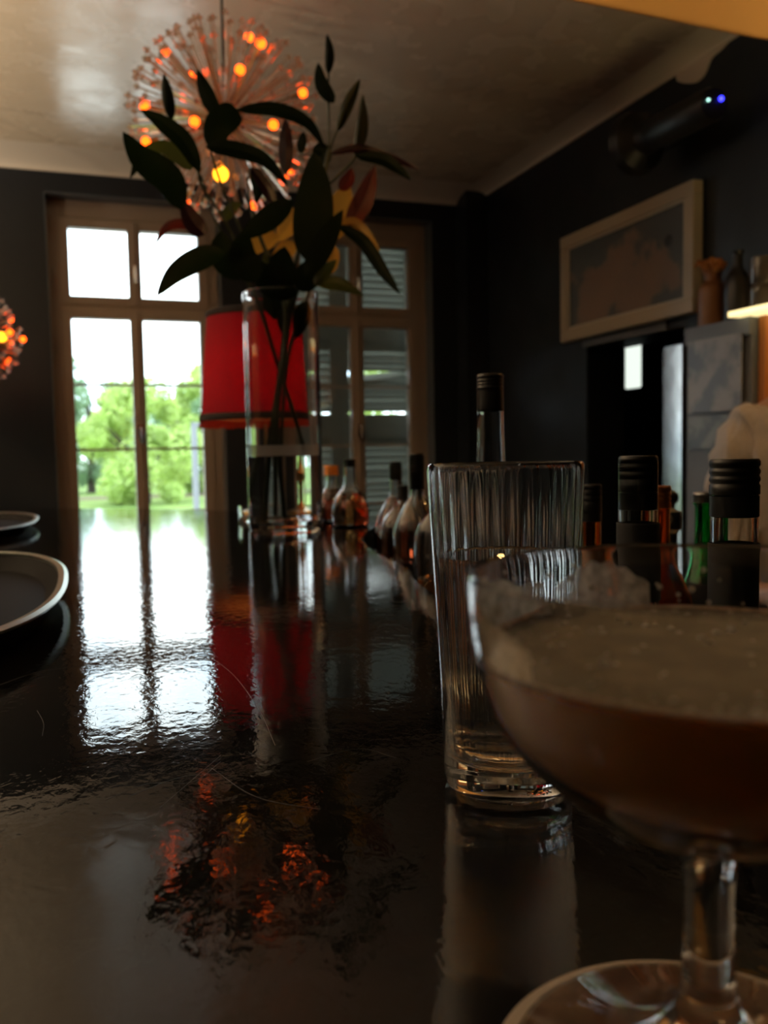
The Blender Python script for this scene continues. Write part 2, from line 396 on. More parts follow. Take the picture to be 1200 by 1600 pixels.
# ------------------------------------------------------------------ outdoors
def foliage_mat(name, c1, c2):
    m = translucent(name, c1, c2, .45, .6); t = m.node_tree; b = t.nodes['Principled BSDF']
    g = t.nodes.new('ShaderNodeTexNoise'); g.inputs['Scale'].default_value = .8; tc = t.nodes.new('ShaderNodeTexCoord')
    r = t.nodes.new('ShaderNodeValToRGB'); r.color_ramp.elements[0].color = (*[v * .6 for v in c1], 1); r.color_ramp.elements[1].color = (*[v * 1.3 for v in c1], 1)
    r.color_ramp.elements[0].position = .35; r.color_ramp.elements[1].position = .65
    t.links.new(tc.outputs['Object'], g.inputs['Vector']); t.links.new(g.outputs['Fac'], r.inputs['Fac']); t.links.new(r.outputs['Color'], b.inputs['Base Color'])
    return m
M['yg'] = foliage_mat('bright_green_foliage', (.44, .56, .20), (.55, .68, .18))
M['bg'] = foliage_mat('cool_green_foliage', (.30, .42, .27), (.30, .44, .24))
M['bark'] = mat('bark', (.06, .045, .035), .9)
GZ = -1.2
g = link('lawn', boxes((-60, 90, 6.0, 140, GZ - .2, GZ)), mat('lawn_grass', (.12, .20, .035), .9, colnoise=(.4, (.20, .28, .06), .4, .6), bump=(6, .6, .05)), smooth=False); g['kind'] = 'structure'
g = link('terrace', boxes((-60, 90, 5.2, 24, GZ, GZ + .03)), mat('pale_gravel', (.66, .63, .58), .9, bump=(20, .4, .01)), smooth=False); g['kind'] = 'structure'
g = link('path', boxes((-60, 90, 52, 55, GZ, GZ + .04)), mat('gravel', (.16, .11, .08), .9), smooth=False); g['kind'] = 'structure'
def tree(px, D, H, R, m, label, seed, n=5200, leaf=.16, z0=.12):
    rnd = random.Random(seed)
    p = at(px, 700, D); r = empty('tree', (p.x, p.y, GZ), label, 'tree', 'park trees beyond the window')
    bm = bmesh.new(); tube(bm, [(0, 0, 0), (.1, 0, H * .3), (0, .1, H * .7)], [.28, .2, .08])
    for k in range(6):
        a = rnd.uniform(0, 2 * PI); tube(bm, [(0.05, 0, H * .25), (math.cos(a) * R * .4, math.sin(a) * R * .4, H * .5), (math.cos(a) * R * .7, math.sin(a) * R * .7, H * .65)], [.1, .07, .03], 6)
    link('trunk', bm, M['bark'], r)
    blobs = []
    for k in range(26):
        a = rnd.uniform(0, 2 * PI); zz = rnd.uniform(z0, .95); rad = R * math.sqrt(max(.05, 1 - ((zz - .45) / .58) ** 2)) * rnd.uniform(.3, .85)
        blobs.append((Vector((math.cos(a) * rad, math.sin(a) * rad, zz * H)), rnd.uniform(.16, .34) * R))
    bm = bmesh.new()
    for k in range(n):
        c, br = rnd.choice(blobs); d = Vector((rnd.gauss(0, 1), rnd.gauss(0, 1), rnd.gauss(0, 1))).normalized()
        q = c + d * br * rnd.uniform(.55, 1.08); q.z = max(q.z, .05)
        nn = (d + Vector((rnd.gauss(0, .5), rnd.gauss(0, .5), rnd.gauss(0, .5) + .3))).normalized(); u = nn.orthogonal().normalized(); v = nn.cross(u)
        s = leaf * rnd.uniform(.6, 1.3); an = rnd.uniform(0, PI); u, v = u * math.cos(an) + v * math.sin(an), v * math.cos(an) - u * math.sin(an)
        bm.faces.new([bm.verts.new(q + u * s), bm.verts.new(q + v * s * .6), bm.verts.new(q - u * s), bm.verts.new(q - v * s * .6)])
    link('crown', bm, m, r, smooth=False); return r
tree(140, 62, 9.3, 3.4, M['bg'], 'blue-green tree at the left of the left window view', 1, 6000, .17)
tree(232, 72, 8.0, 4.4, M['bg'], 'lower dull green tree behind the bright green one', 2, 6000)
tree(225, 47, 6.0, 3.5, M['yg'], 'bright yellow-green drooping tree in the middle of the left window', 3, 9000, .15, .05)
tree(318, 56, 8.2, 3.6, M['yg'], 'tall bright green tree at the right of the left window view', 4, 9000, .16, .05)
tree(165, 92, 7.0, 5.2, M['bg'], 'low dark green tree far behind at the left of the window view', 11, 7000, .24, .02)
tree(300, 95, 9.0, 6.0, M['bg'], 'wide green tree farthest away behind the bright tree', 12, 8000, .26, .02)
tree(470, 64, 9, 4, M['bg'], 'green tree hidden by the wall between the windows', 5, 4000)
tree(-25, 52, 8, 4, M['bg'], 'green tree left of the left window', 6, 4000)
tree(640, 40, 7, 4, M['yg'], 'green tree behind the closed shutters', 8, 4000)
p = at(304, 700, 11); r = empty('railing', (p.x, p.y, GZ), 'grey metal post with a side rail outside the left window', 'railing')
zt = at(304, 660, 11).z - GZ
link('post', boxes((-.035, .035, -.035, .035, 0, zt)), mat('galvanised', (.20, .21, .22), .5, metal=.3), r, smooth=False)
link('rail', boxes((-.035, 1.3, -.03, .03, zt - .05, zt + .0)), bpy.data.materials['galvanised'], r, smooth=False)
link('post', boxes((1.2, 1.27, -.035, .035, 0, zt)), bpy.data.materials['galvanised'], r, smooth=False)

# ------------------------------------------------------------------ the bar
BZ = 1.10
edge = [(.34, -.35), (.34, .55), (.345, .78), (.37, .93), (.392, 1.0), (.405, 1.08), (.42, 1.22), (.465, 1.42), (.54, 1.59), (.585, 1.66), (.585, 1.8), (.535, 2.0), (.44, 2.19), (.34, 2.36), (.14, 2.58), (-.22, 2.83), (-.55, 2.95)]
sm = [(p.x, p.y) for p in catmull([(x, y, 0) for x, y in edge], 5)]
poly = sm + [(-.62, 2.9), (-.62, -.35)]
def inset(poly, d):
    c = Vector((-.1, 1.2)); out = []
    n = len(poly)
    for i, p in enumerate(poly):
        a = Vector(poly[i - 1]); b = Vector(poly[(i + 1) % n]); t = (b - a).normalized(); nn = Vector((-t.y, t.x))
        out.append((p[0] + nn.x * d, p[1] + nn.y * d))
    return out
bar = empty('bar_counter', (0, 1.2, 0), 'long bar with scratched glossy black lacquered top running towards the windows', 'bar counter')
off = lambda P: [(x, y - 1.2) for x, y in P]
bm = bmesh.new(); prism(bm, off(poly), BZ - .045, BZ); link('bar_top', bm, M['lacquer'], bar, bevel=.004)
bm = bmesh.new(); prism(bm, off(inset(poly, .05)), 0, BZ - .045); link('bar_front', bm, M['wall'], bar)
M['scratch'] = mat('scratch', (.08, .085, .09), .5)
for P in ([(320, 1020), (365, 1055), (405, 1110), (430, 1165)], [(165, 1250), (230, 1225), (300, 1222), (345, 1190)], [(330, 1200), (400, 1245), (500, 1265)], [(58, 1110), (68, 1130), (66, 1150)],
          [(200, 1245), (280, 1215), (350, 1208)], [(0, 1070), (60, 1050), (130, 1040)], [(250, 1262), (345, 1180)], [(480, 1190), (560, 1170), (620, 1185)]):
    def zb(x, y):
        d = ray(x, y); q = CAM + d * ((BZ + .00005 - CAM.z) / d.z); return (q.x, q.y - 1.2, BZ + .00005)
    bm = bmesh.new(); tube(bm, catmull([zb(*q) for q in P], 8), .0001, 4); link('scratch', bm, M['scratch'], bar)

# lower shelf behind the bar where the bottles stand
SZ = .98
s = empty('bottle_shelf', (.65, 1.1, 0), 'low dark steel bottle shelf behind the bar edge', 'shelf')
shp = [(.36, -.3), (.40, .75), (.46, 1.0), (.50, 1.2), (.60, 1.5), (.66, 1.75), (.66, 2.05), (.95, 2.05), (.95, -.3)]
bm = bmesh.new(); prism(bm, [(x - .65, y - 1.1) for x, y in shp], SZ - .03, SZ); link('shelf_top', bm, M['steel'], s, smooth=False)
bm = bmesh.new(); prism(bm, [(x - .65 + (.02 if x < .9 else -.02), y - 1.1) for x, y in shp], 0, SZ - .03); link('shelf_body', bm, M['wall'], s, smooth=False)

# ------------------------------------------------------------------ bottles
def bottle(name, px, D, zbase, ztop, prof, label, cat, gm, capm, cap, group=None, liquid=None, lab=None, n=36):
    """prof: [(r, z-fraction)] outer glass from foot to mouth; cap: (r, z0, z1) in metres below the top"""
    p = at(px, 720, D); H = ztop - zbase
    r = empty(name, (p.x, p.y, zbase), label, cat, group)
    out = smooth_prof([(a, b * H) for a, b in prof], 4)
    th = .0022
    inn = [(max(.002, a - th), max(b, .006)) for a, b in out if b > .004]
    bm = bmesh.new(); lathe(bm, [(0, .0)] + out + inn[::-1] + [(0, .006)], n); link('glass', bm, gm, r)
    if liquid:
        fz, lm = liquid; li = [(max(.001, a - .0003), b) for a, b in inn if b < fz * H]
        bm = bmesh.new(); lathe(bm, [(0, .0065)] + [(a, max(b, .0065)) for a, b in li] + [(0, li[-1][1])], n); link('liquid', bm, lm, r)
    if cap:
        cr_, c0, c1 = cap; bm = bmesh.new()
        z1 = H; z0 = H - c0
        pr = [(0, z1), (cr_ * .93, z1), (cr_, z1 - .0015)]
        zz = z1 - .004
        for k in range(3):
            pr += [(cr_, zz), (cr_ * .955, zz - .001), (cr_ * .955, zz - .002), (cr_, zz - .003)]; zz -= .0065 * (c0 / .03)
        pr += [(cr_, z0 + .0008), (cr_ * .985, z0), (cr_ * .9, z0)]
        lathe(bm, pr, n); link('cap', bm, capm, r)
        if c1:
            bm = bmesh.new(); lathe(bm, [(cr_ * .9, z0 - .0005), (cr_ * .975, z0 - .001), (cr_ * .975, z0 - c1), (cr_ * .9, z0 - c1 - .0005)], n); link('neck_sleeve', bm, M['cap'], r)
    if lab:
        a, b, rr, lm = lab; bm = bmesh.new()
        lathe(bm, [(rr, a * H), (rr + .0004, a * H + .0005), (rr + .0004, b * H - .0005), (rr, b * H)], n); link('paper_label', bm, lm, r)
    return r
# large bottles just behind the bar, nearest first
st = [(.0, 0), (.036, .0), (.0385, .02), (.0385, .44), (.035, .49), (.018, .56), (.0144, .60), (.0142, .80), (.0142, .985)]
bottle('liquor_bottle', 1148, .58, SZ, 1.2415, st, 'clear bottle with wide black screw cap in front of the person in the pale shirt', 'bottle', M['glass'], M['cap'], (.0150, .022, .0135), 'spirit bottles behind the bar', None, (.60, .80, .0150, M['label']))
bottle('liquor_bottle', 997, .66, SZ, 1.2435, st, 'clear bottle with ridged black cap in front of the dark doorway', 'bottle', M['glass'], M['cap'], (.0140, .026, .013), 'spirit bottles behind the bar', None, (.60, .815, .0150, M['label']))
bottle('liquor_bottle', 767, .96, SZ, 1.332, [(0, 0), (.036, 0), (.038, .02), (.038, .42), (.034, .5), (.0195, .60), (.0170, .66), (.0150, .80), (.0140, .985)], 'tall clear long-necked bottle with black cap rising above the water glass', 'bottle', M['glass'], M['cap'], (.0148, .016, .024), 'spirit bottles behind the bar')
bottle('liquor_bottle', 1027, .83, SZ, 1.214, [(0, 0), (.030, 0), (.032, .02), (.032, .5), (.025, .62), (.0125, .72), (.0115, .80), (.0115, .985)], 'amber bottle peeking out to the right of the bottle with ridged black cap', 'bottle', M['amberglass'], M['copper'], (.0122, .02, 0), 'spirit bottles behind the bar', (.7, M['spirit']))
bottle('liquor_bottle', 924, .97, SZ, 1.210, [(0, 0), (.034, 0), (.036, .02), (.036, .4), (.028, .55), (.012, .68), (.0105, .78), (.0105, .985)], 'dark amber bottle just right of the water glass', 'bottle', M['amberglass'], M['cap'], (.0112, .03, .01), 'spirit bottles behind the bar', (.5, M['redspirit']))
bottle('soda_bottle', 1103, .93, SZ, 1.203, [(0, 0), (.028, 0), (.030, .02), (.030, .40), (.024, .56), (.0125, .72), (.0105, .80), (.0105, .93), (.0120, .945), (.0120, .985)], 'green glass bottle beside the wide black screw cap', 'bottle', M['green'], M['steel'], (.0128, .007, 0), None, (.55, M['water']), (.42, .60, .0275, M['label']))
# small bottles at the far corner
fl = [(0, 0), (.032, 0), (.037, .08), (.038, .22), (.030, .42), (.017, .56), (.0125, .68), (.0120, .85), (.0125, .985)]
bottle('bitters_bottle', 546, 1.765, BZ, 1.236, fl, 'round-bellied flask bottle with black stopper right of the vase', 'bottle', M['glass'], M['cap'], (.0115, .016, 0), 'small bottles on the bar end', (.52, M['spirit']))
bottle('bitters_bottle', 517, 1.88, BZ, 1.222, fl, 'small flask bottle with copper-orange cap half behind the vase', 'bottle', M['glass'], M['copper'], (.0165, .022, 0), 'small bottles on the bar end', (.6, M['redspirit']))
bl = [(0, 0), (.032, 0), (.036, .02), (.038, .45), (.036, .58), (.022, .70), (.0125, .76), (.0115, .85), (.0115, .985)]
bottle('liquor_bottle', 618, 1.56, SZ, 1.232, bl, 'reddish bottle with black cap, left one of the small group left of the water glass', 'bottle', M['glass'], M['cap'], (.0100, .034, 0), 'bottles in the cluster', (.75, M['redspirit']))
bottle('bitters_bottle', 628, 1.47, SZ, 1.192, [(0, 0), (.034, 0), (.040, .05), (.042, .5), (.038, .68), (.022, .80), (.0095, .86), (.0090, .9), (.0090, .985)], 'squat round-shouldered bottle with black cap, lowest of the group left of the water glass', 'bottle', M['glass'], M['cap'], (.0098, .024, 0), 'bottles in the cluster', (.5, M['water']))
bottle('liquor_bottle', 651, 1.30, SZ, 1.2465, bl, 'clear bottle with tall black cap, tallest of the group left of the water glass', 'bottle', M['glass'], M['cap'], (.0105, .026, .028), 'bottles in the cluster', (.35, M['spirit']))
bottle('liquor_bottle', 693, 1.13, SZ, 1.21, [(0, 0), (.032, 0), (.036, .02), (.040, .45), (.039, .70), (.026, .80), (.0125, .86), (.0115, .9), (.0115, .985)], 'round-shouldered clear bottle seen behind the left edge of the water glass', 'bottle', M['glass'], M['cap'], (.0115, .02, 0), 'bottles in the cluster', (.5, M['spirit']))
# steel pourer / tap glimpsed between the bottles
p = at(1046, 820, 1.05); r = empty('bar_tap', (p.x, p.y, SZ), 'small chrome tap glinting behind the amber bottle', 'tap')
bm = bmesh.new(); lathe(bm, [(0, 0), (.02, 0), (.02, .01), (.009, .015), (.009, .17), (.013, .175), (.013, .195), (0, .2)], 20); link('tap_body', bm, M['steel'], r)
bm = bmesh.new(); tube(bm, catmull([(0, 0, .185), (-.02, -.02, .187), (-.035, -.035, .175), (-.037, -.037, .15)], 5), .006); link('spout', bm, M['steel'], r)
bm = bmesh.new(); tube(bm, [(0, 0, .19), (.008, .008, .205)], .005); ball(bm, (.01, .01, .21), .009); link('handle', bm, M['cap'], r)

# ------------------------------------------------------------------ water glass
TP = Vector((.1776, .3412, BZ))
g = empty('water_glass', TP, 'tall ribbed glass of water standing on the black bar', 'drinking glass')
NR = 30
def flute(r, z, a, i):
    if i >= INN0 and r > .012 and z > .016:
        k = min(1, (z - .016) / .01) * min(1, max(0, (.139 - z) / .006)); return r + .00055 * k * abs(math.cos(a * NR / 2)) ** .6 - .0003
    return r
outp = [(0, .0008), (.0235, .0008), (.0255, .0), (.0278, .0018), (.0284, .005), (.0286, .012), (.0298, .05), (.0318, .09), (.0334, .12), (.0344, .1405), (.0343, .1432), (.0336, .1443)]
INN0 = len(outp)
innp = [(.0329, .1432), (.0325, .138), (.0317, .12), (.0301, .09), (.0283, .05), (.0270, .024), (.0258, .0175), (.022, .0142), (.012, .0128), (0, .0125)]
bm = bmesh.new(); lathe(bm, outp + innp, 240, mod=flute); link('glass', bm, M['glass'], g)
bm = bmesh.new()
wp = [(0, .0120), (.012, .0123), (.022, .0137), (.0261, .0170), (.0274, .024), (.0287, .05), (.03045, .09), (.0310, .1030), (.0308, .1040), (.0295, .1042), (.0285, .1036), (0, .1036)]
lathe(bm, wp, 96); link('water', bm, M['water'], g)

# ------------------------------------------------------------------ cocktail
CP = Vector((.1325, .1560, BZ))
cs = empty('coaster', CP, 'round pale paper coaster under the cocktail glass', 'coaster')
bm = bmesh.new(); lathe(bm, [(0, 0), (.0495, 0), (.05, .0005), (.05, .0012), (.0495, .0016), (0, .0016)], 96); link('coaster_disc', bm, M['coaster'], cs)
bm = bmesh.new(); lathe(bm, [(0, .00155), (.044, .00155), (.044, .00175), (0, .00175)], 96); link('printed_disc', bm, M['coastin'], cs)
CG = CP + Vector((0, 0, .0018))
cg = empty('cocktail_glass', CG, 'stemmed coupe glass with a cloudy amber cocktail on a coaster in the right foreground', 'cocktail glass')
z0 = -.0018
outer = [(.0, .0002), (.030, .0002), (.0448, .0), (.0457, .0008), (.0450, .0018), (.036, .0042), (.022, .0085), (.0105, .0150), (.0066, .0220), (.0057, .030), (.0054, .042), (.0058, .052), (.0090, .0605),
         (.0225, .0640), (.0335, .0705), (.0425, .0784), (.0482, .0868), (.0515, .0957), (.0536, .1046), (.0546, .1134), (.0544, .1195), (.0540, .1206)]
inner = [(.0533, .1200), (.0534, .1134), (.0524, .1046), (.0503, .0957), (.0470, .0868), (.0412, .0790), (.0322, .0718), (.0215, .0662), (.010, .0640), (0, .0636)]
outer = outer[:4] + smooth_prof(outer[4:], 4); inner_s = smooth_prof(inner, 4)
bm = bmesh.new(); lathe(bm, outer + inner_s, 128); link('glass', bm, M['glass'], cg)
def cocktail_mat():
    m = mat('cloudy_cocktail', (.92, .42, .03), .2, spec=.2, colnoise=(90, (.95, .48, .05), .4, .7)); t = m.node_tree; b = t.nodes['Principled BSDF']; out = t.nodes['Material Output']
    tr = t.nodes.new('ShaderNodeBsdfTranslucent'); tr.inputs['Color'].default_value = (.98, .52, .05, 1)
    mx = t.nodes.new('ShaderNodeMixShader'); mx.inputs['Fac'].default_value = .5
    t.links.new(b.outputs['BSDF'], mx.inputs[1]); t.links.new(tr.outputs['BSDF'], mx.inputs[2]); t.links.new(mx.outputs['Shader'], out.inputs['Surface']); return m
M['cocktail'] = cocktail_mat()
ZL = .1020
lq = [(max(0, a - .00025), b) for a, b in inner_s if b < ZL]
bm = bmesh.new(); lathe(bm, [(0, ZL)] + [(.0512, ZL), (.0519, ZL + .0006)] + lq[:-1] + [(0, .0639)], 96); link('cocktail', bm, M['cocktail'], cg)
M['film'] = mat('froth_film', (.11, .10, .082), .7, colnoise=(120, (.17, .15, .12), .4, .7), bump=(500, .3, .0003))
bm = bmesh.new(); lathe(bm, [(0, ZL + .0002), (.0508, ZL + .0002), (.0508, ZL + .0006), (0, ZL + .0007)], 96); link('froth_film', bm, M['film'], cg)
def froth_mat():
    m = bpy.data.materials.new('milky_froth'); m.use_nodes = True; t = m.node_tree; b = t.nodes['Principled BSDF']; out = t.nodes['Material Output']
    b.inputs['Base Color'].default_value = (.85, .84, .82, 1); b.inputs['Roughness'].default_value = .5
    tc = t.nodes.new('ShaderNodeTexCoord'); n = t.nodes.new('ShaderNodeTexNoise'); n.inputs['Scale'].default_value = 260; n.inputs['Detail'].default_value = 4
    t.links.new(tc.outputs['Object'], n.inputs['Vector']); r = t.nodes.new('ShaderNodeMapRange'); r.inputs['From Min'].default_value = .38; r.inputs['From Max'].default_value = .62
    r.inputs['To Min'].default_value = .5; r.inputs['To Max'].default_value = .95
    tr = t.nodes.new('ShaderNodeBsdfTransparent'); mx = t.nodes.new('ShaderNodeMixShader')
    t.links.new(n.outputs['Fac'], r.inputs['Value']); t.links.new(r.outputs['Result'], mx.inputs['Fac']); tl = t.nodes.new('ShaderNodeBsdfTranslucent'); tl.inputs['Color'].default_value = (.9, .9, .9, 1); m0 = t.nodes.new('ShaderNodeMixShader'); m0.inputs['Fac'].default_value = .8
    t.links.new(b.outputs['BSDF'], m0.inputs[1]); t.links.new(tl.outputs['BSDF'], m0.inputs[2])
    t.links.new(tr.outputs['BSDF'], mx.inputs[1]); t.links.new(m0.outputs['Shader'], mx.inputs[2])
    t.links.new(mx.outputs['Shader'], out.inputs['Surface']); return m
M['foam'] = froth_mat()
# froth clinging to the inside wall above the drink, patches at the left and far left
def wall_r(z):
    pts = sorted(inner_s, key=lambda q: q[1])
    for (a, b), (c, d) in zip(pts, pts[1:]):
        if b <= z <= d: return a + (c - a) * (z - b) / max(1e-9, d - b)
    return pts[-1][0]
def patch(a0, a1, z_lo, z_hi, name, inset_=.0004):
    bm = bmesh.new(); na, nz_ = 40, 10; G = []
    for i in range(na + 1):
        t = i / na; a = math.radians(a0 + (a1 - a0) * t); wv = .5 + .5 * math.sin(t * PI) ; row = []
        for j in range(nz_ + 1):
            s = j / nz_; zz = z_lo + (z_hi - z_lo) * s * (wv if wv else 0.01) * (.96 + .04 * math.sin(i * .9))
            rr = wall_r(zz) - inset_; row.append(bm.verts.new((rr * math.cos(a), rr * math.sin(a), zz)))
        G.append(row)
    for i in range(na):
        for j in range(nz_): bm.faces.new((G[i][j], G[i + 1][j], G[i + 1][j + 1], G[i][j + 1]))
    return link(name, bm, M['foam'], cg)
patch(68, 100, .1028, .1165, 'froth')
patch(104, 192, .1028, .1170, 'froth')
rnd = random.Random(3)
bm = bmesh.new()
for k in range(150):
    a = rnd.uniform(0, 2 * PI); rr = .051 * math.sqrt(rnd.random()) if k > 50 else rnd.uniform(.0485, .0515); ball(bm, (rr * math.cos(a), rr * math.sin(a), ZL + .0007), rnd.uniform(.0003, .0012), 8, 5, (1, 1, .6))
for k in range(70):
    a = rnd.uniform(math.radians(40), math.radians(215)); zz = rnd.uniform(.104, .117); rr = wall_r(zz) - .0002; ball(bm, (rr * math.cos(a), rr * math.sin(a), zz), rnd.uniform(.0003, .0011), 8, 5)
o = link('bubbles', bm, M['foam'], cg); o['kind'] = 'stuff'
bm = bmesh.new(); lathe(bm, [(.0500, ZL + .0001), (.0512, ZL + .0011), (.0521, ZL + .0013), (.0521, ZL - .0004)], 96); link('froth_ring', bm, M['foam'], cg)

# ------------------------------------------------------------------ vase
VC = floor_at(445, 720, 1.72, BZ)
v = empty('vase', VC, 'tall clear glass cylinder vase half filled with water, holding leafy stems', 'vase')
VR, VH = .0735, .462
bm = bmesh.new(); lathe(bm, [(0, .001), (.066, .001), (.070, 0), (VR, .004), (VR, VH - .003), (VR - .002, VH), (VR - .0045, VH - .002), (VR - .005, .024), (VR - .010, .019), (0, .018)], 96); link('glass', bm, M['glass'], v)
bm = bmesh.new(); lathe(bm, [(0, .0175), (VR - .010, .0185), (VR - .0048, .024), (VR - .0048, .1445), (VR - .0065, .1440), (0, .1435)], 96); link('water', bm, M['water'], v)
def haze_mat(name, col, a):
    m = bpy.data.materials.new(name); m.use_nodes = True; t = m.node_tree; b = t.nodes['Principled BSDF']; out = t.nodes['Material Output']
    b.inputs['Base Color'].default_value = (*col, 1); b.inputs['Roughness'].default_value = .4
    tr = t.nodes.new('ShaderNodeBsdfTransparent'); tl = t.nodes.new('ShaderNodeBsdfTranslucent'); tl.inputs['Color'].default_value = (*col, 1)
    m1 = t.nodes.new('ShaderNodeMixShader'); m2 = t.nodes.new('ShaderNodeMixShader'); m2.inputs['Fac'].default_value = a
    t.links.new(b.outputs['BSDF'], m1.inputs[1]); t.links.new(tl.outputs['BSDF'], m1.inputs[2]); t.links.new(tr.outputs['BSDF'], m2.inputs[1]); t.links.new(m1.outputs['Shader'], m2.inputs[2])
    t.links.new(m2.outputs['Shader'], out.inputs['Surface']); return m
M['scale'] = haze_mat('waterline_sheen', (.9, .86, .84), .55)  # pale ring painted in for the sky reflected at the water surface
bm = bmesh.new(); lathe(bm, [(VR - .0052, .1455), (VR - .0052, .166)], 96); link('sheen_band', bm, M['scale'], v)

# ------------------------------------------------------------------ bouquet of leafy stems
bq = empty('lily_bouquet', (VC.x, VC.y, BZ + .024), 'bunch of dark lily stems with buds and long leaves standing in the glass vase', 'plant')
O = Vector((VC.x, VC.y, BZ + .024))
def leaf(pts, wpx, D, m='leaf', name='leaf', dd=0, fold=.35, twist=None, base=.25):
    """pts: midrib from base to tip; dd: how far the tip is nearer (-) or farther (+)"""
    n = len(pts); P = [at(x, y, D + dd * i / (n - 1)) - O for i, (x, y) in enumerate(pts)]
    P = catmull(P, 5 if n > 2 else 10); N = len(P) - 1
    wm = wpx / F_PX * D / 2; tw = random.uniform(-.5, .5) if twist is None else twist
    bm = bmesh.new(); rows = []
    for i, p in enumerate(P):
        t = i / N; d = (P[min(N, i + 1)] - P[max(0, i - 1)]).normalized()
        view = (p + O - CAM).normalized(); s = d.cross(view).normalized(); u = s.cross(d).normalized()
        ang = tw * (t - .3); s2 = s * math.cos(ang) + u * math.sin(ang); u2 = u * math.cos(ang) - s * math.sin(ang)
        ww = wm * (math.sin(PI * min(1, t ** .8 * .97 + .03)) ** .75) + .0006
        if t < .06: ww *= .6
        rp = .0012 * math.sin(t * 14)
        rows.append([bm.verts.new(p + s2 * (ww * q) + u2 * (abs(q) * ww * fold + (rp if abs(q) == 1 else 0))) for q in (-1, -.5, 0, .5, 1)])
    for A, B in zip(rows, rows[1:]):
        for k in range(4): bm.faces.new((A[k], A[k + 1], B[k + 1], B[k]))
    return link(name, bm, M[m], bq)
def bud(pts, wpx, D, m='leaf2'):
    P = [at(x, y, D) - O for x, y in pts]; P = catmull(P, 6); N = len(P) - 1; wm = wpx / F_PX * D / 2
    bm = bmesh.new(); tube(bm, P, [max(.0008, wm * math.sin(PI * (.06 + .92 * (i / N) ** .85)) ** .8) for i in range(N + 1)], 10); return link('bud', bm, M[m], bq)
def stem(pts, D, r=.0035, name='stem'):
    P = [at(x, y, d) - O for (x, y), d in zip(pts, D if isinstance(D, list) else [D] * len(pts))]
    bm = bmesh.new(); tube(bm, catmull(P, 6), r, 8); return link(name, bm, M['stem'], bq)
# stems in the vase
stem([(421, 812), (430, 660), (442, 560), (462, 460), (490, 400)], [1.72, 1.72, 1.71, 1.70, 1.68], .0045)
stem([(497, 800), (466, 670), (437, 580), (402, 470), (372, 420)], [1.74, 1.73, 1.73, 1.72, 1.70], .0038)
stem([(402, 790), (427, 650), (440, 560), (450, 470), (470, 380), (500, 300), (514, 235)], [1.74, 1.73, 1.72, 1.70, 1.68, 1.66, 1.66], .0042)
stem([(432, 805), (434, 640), (446, 540), (440, 450), (410, 380), (395, 330)], [1.69, 1.69, 1.68, 1.68, 1.66, 1.66], .0040)
stem([(445, 808), (440, 690), (450, 560), (478, 470), (500, 420), (530, 355)], [1.75, 1.75, 1.74, 1.73, 1.72, 1.70], .0035)
# upper stems
stem([(514, 235), (513, 170), (513, 112)], 1.66, .0022); stem([(516, 235), (522, 215), (529, 200)], 1.66, .0018); stem([(470, 330), (510, 292), (548, 255), (556, 243)], 1.68, .0024)
stem([(395, 430), (345, 335), (315, 290), (310, 262)], [1.70, 1.68, 1.66, 1.65], .0028); stem([(372, 420), (330, 330), (316, 280), (285, 230), (268, 185)], [1.70, 1.72, 1.72, 1.72, 1.72], .0024)
stem([(410, 440), (372, 350), (350, 300), (330, 240)], 1.69, .0026); stem([(395, 345), (387, 290), (390, 262)], 1.7, .002)
bud([(513, 114), (515, 84), (511, 54)], 15, 1.66, 'leaf'); bud([(528, 203), (545, 160), (562, 125)], 19, 1.66); bud([(556, 244), (565, 200), (567, 149)], 21, 1.69)
leaf([(522, 160), (503, 132), (497, 98)], 21, 1.65); bud([(268, 186), (262, 150), (256, 116)], 19, 1.72, 'leaf'); leaf([(341, 184), (322, 145), (308, 108)], 23, 1.66)
leaf([(312, 268), (288, 221), (255, 192), (220, 171)], 27, 1.64, dd=-.06); leaf([(284, 327), (263, 279), (222, 248), (192, 206)], 44, 1.6, dd=-.05, fold=.2)
leaf([(262, 262), (225, 245), (203, 278)], 16, 1.62); leaf([(330, 232), (342, 195), (366, 176), (372, 171)], 42, 1.62, fold=.15, twist=.1)
leaf([(372, 171), (430, 171), (480, 192), (508, 233)], 20, 1.62, dd=.04); leaf([(322, 229), (363, 233), (413, 250), (451, 292)], 24, 1.6)
leaf([(320, 366), (300, 345), (282, 310)], 30, 1.63, 'purple'); leaf([(309, 363), (288, 350), (262, 354), (242, 381)], 14, 1.7, 'redleaf')
leaf([(350, 396), (317, 402), (276, 425), (245, 462)], 34, 1.58, dd=-.05, fold=.2); leaf([(446, 272), (447, 225), (446, 184)], 22, 1.66, 'purple')
leaf([(470, 240), (472, 220), (474, 205)], 14, 1.66); leaf([(478, 405), (488, 350), (492, 290), (490, 236)], 60, 1.58, fold=.1, twist=.1)
leaf([(530, 296), (545, 280), (550, 262)], 20, 1.74, 'redleaf'); leaf([(545, 355), (570, 308), (586, 258)], 32, 1.74, 'redleaf', dd=.03)
leaf([(508, 375), (526, 335), (546, 285)], 48, 1.78, 'lamplit', fold=.2); leaf([(528, 352), (568, 378), (600, 425), (625, 459)], 20, 1.66, dd=-.04)
leaf([(530, 350), (556, 352), (583, 385), (590, 408)], 20, 1.74, 'lamplit'); leaf([(498, 445), (530, 443), (567, 461)], 20, 1.72, 'leaf2')
leaf([(478, 432), (508, 378), (536, 328)], 34, 1.56, fold=.15); leaf([(457, 313), (415, 345), (372, 374)], 34, 1.60, 'leaf', fold=.2)
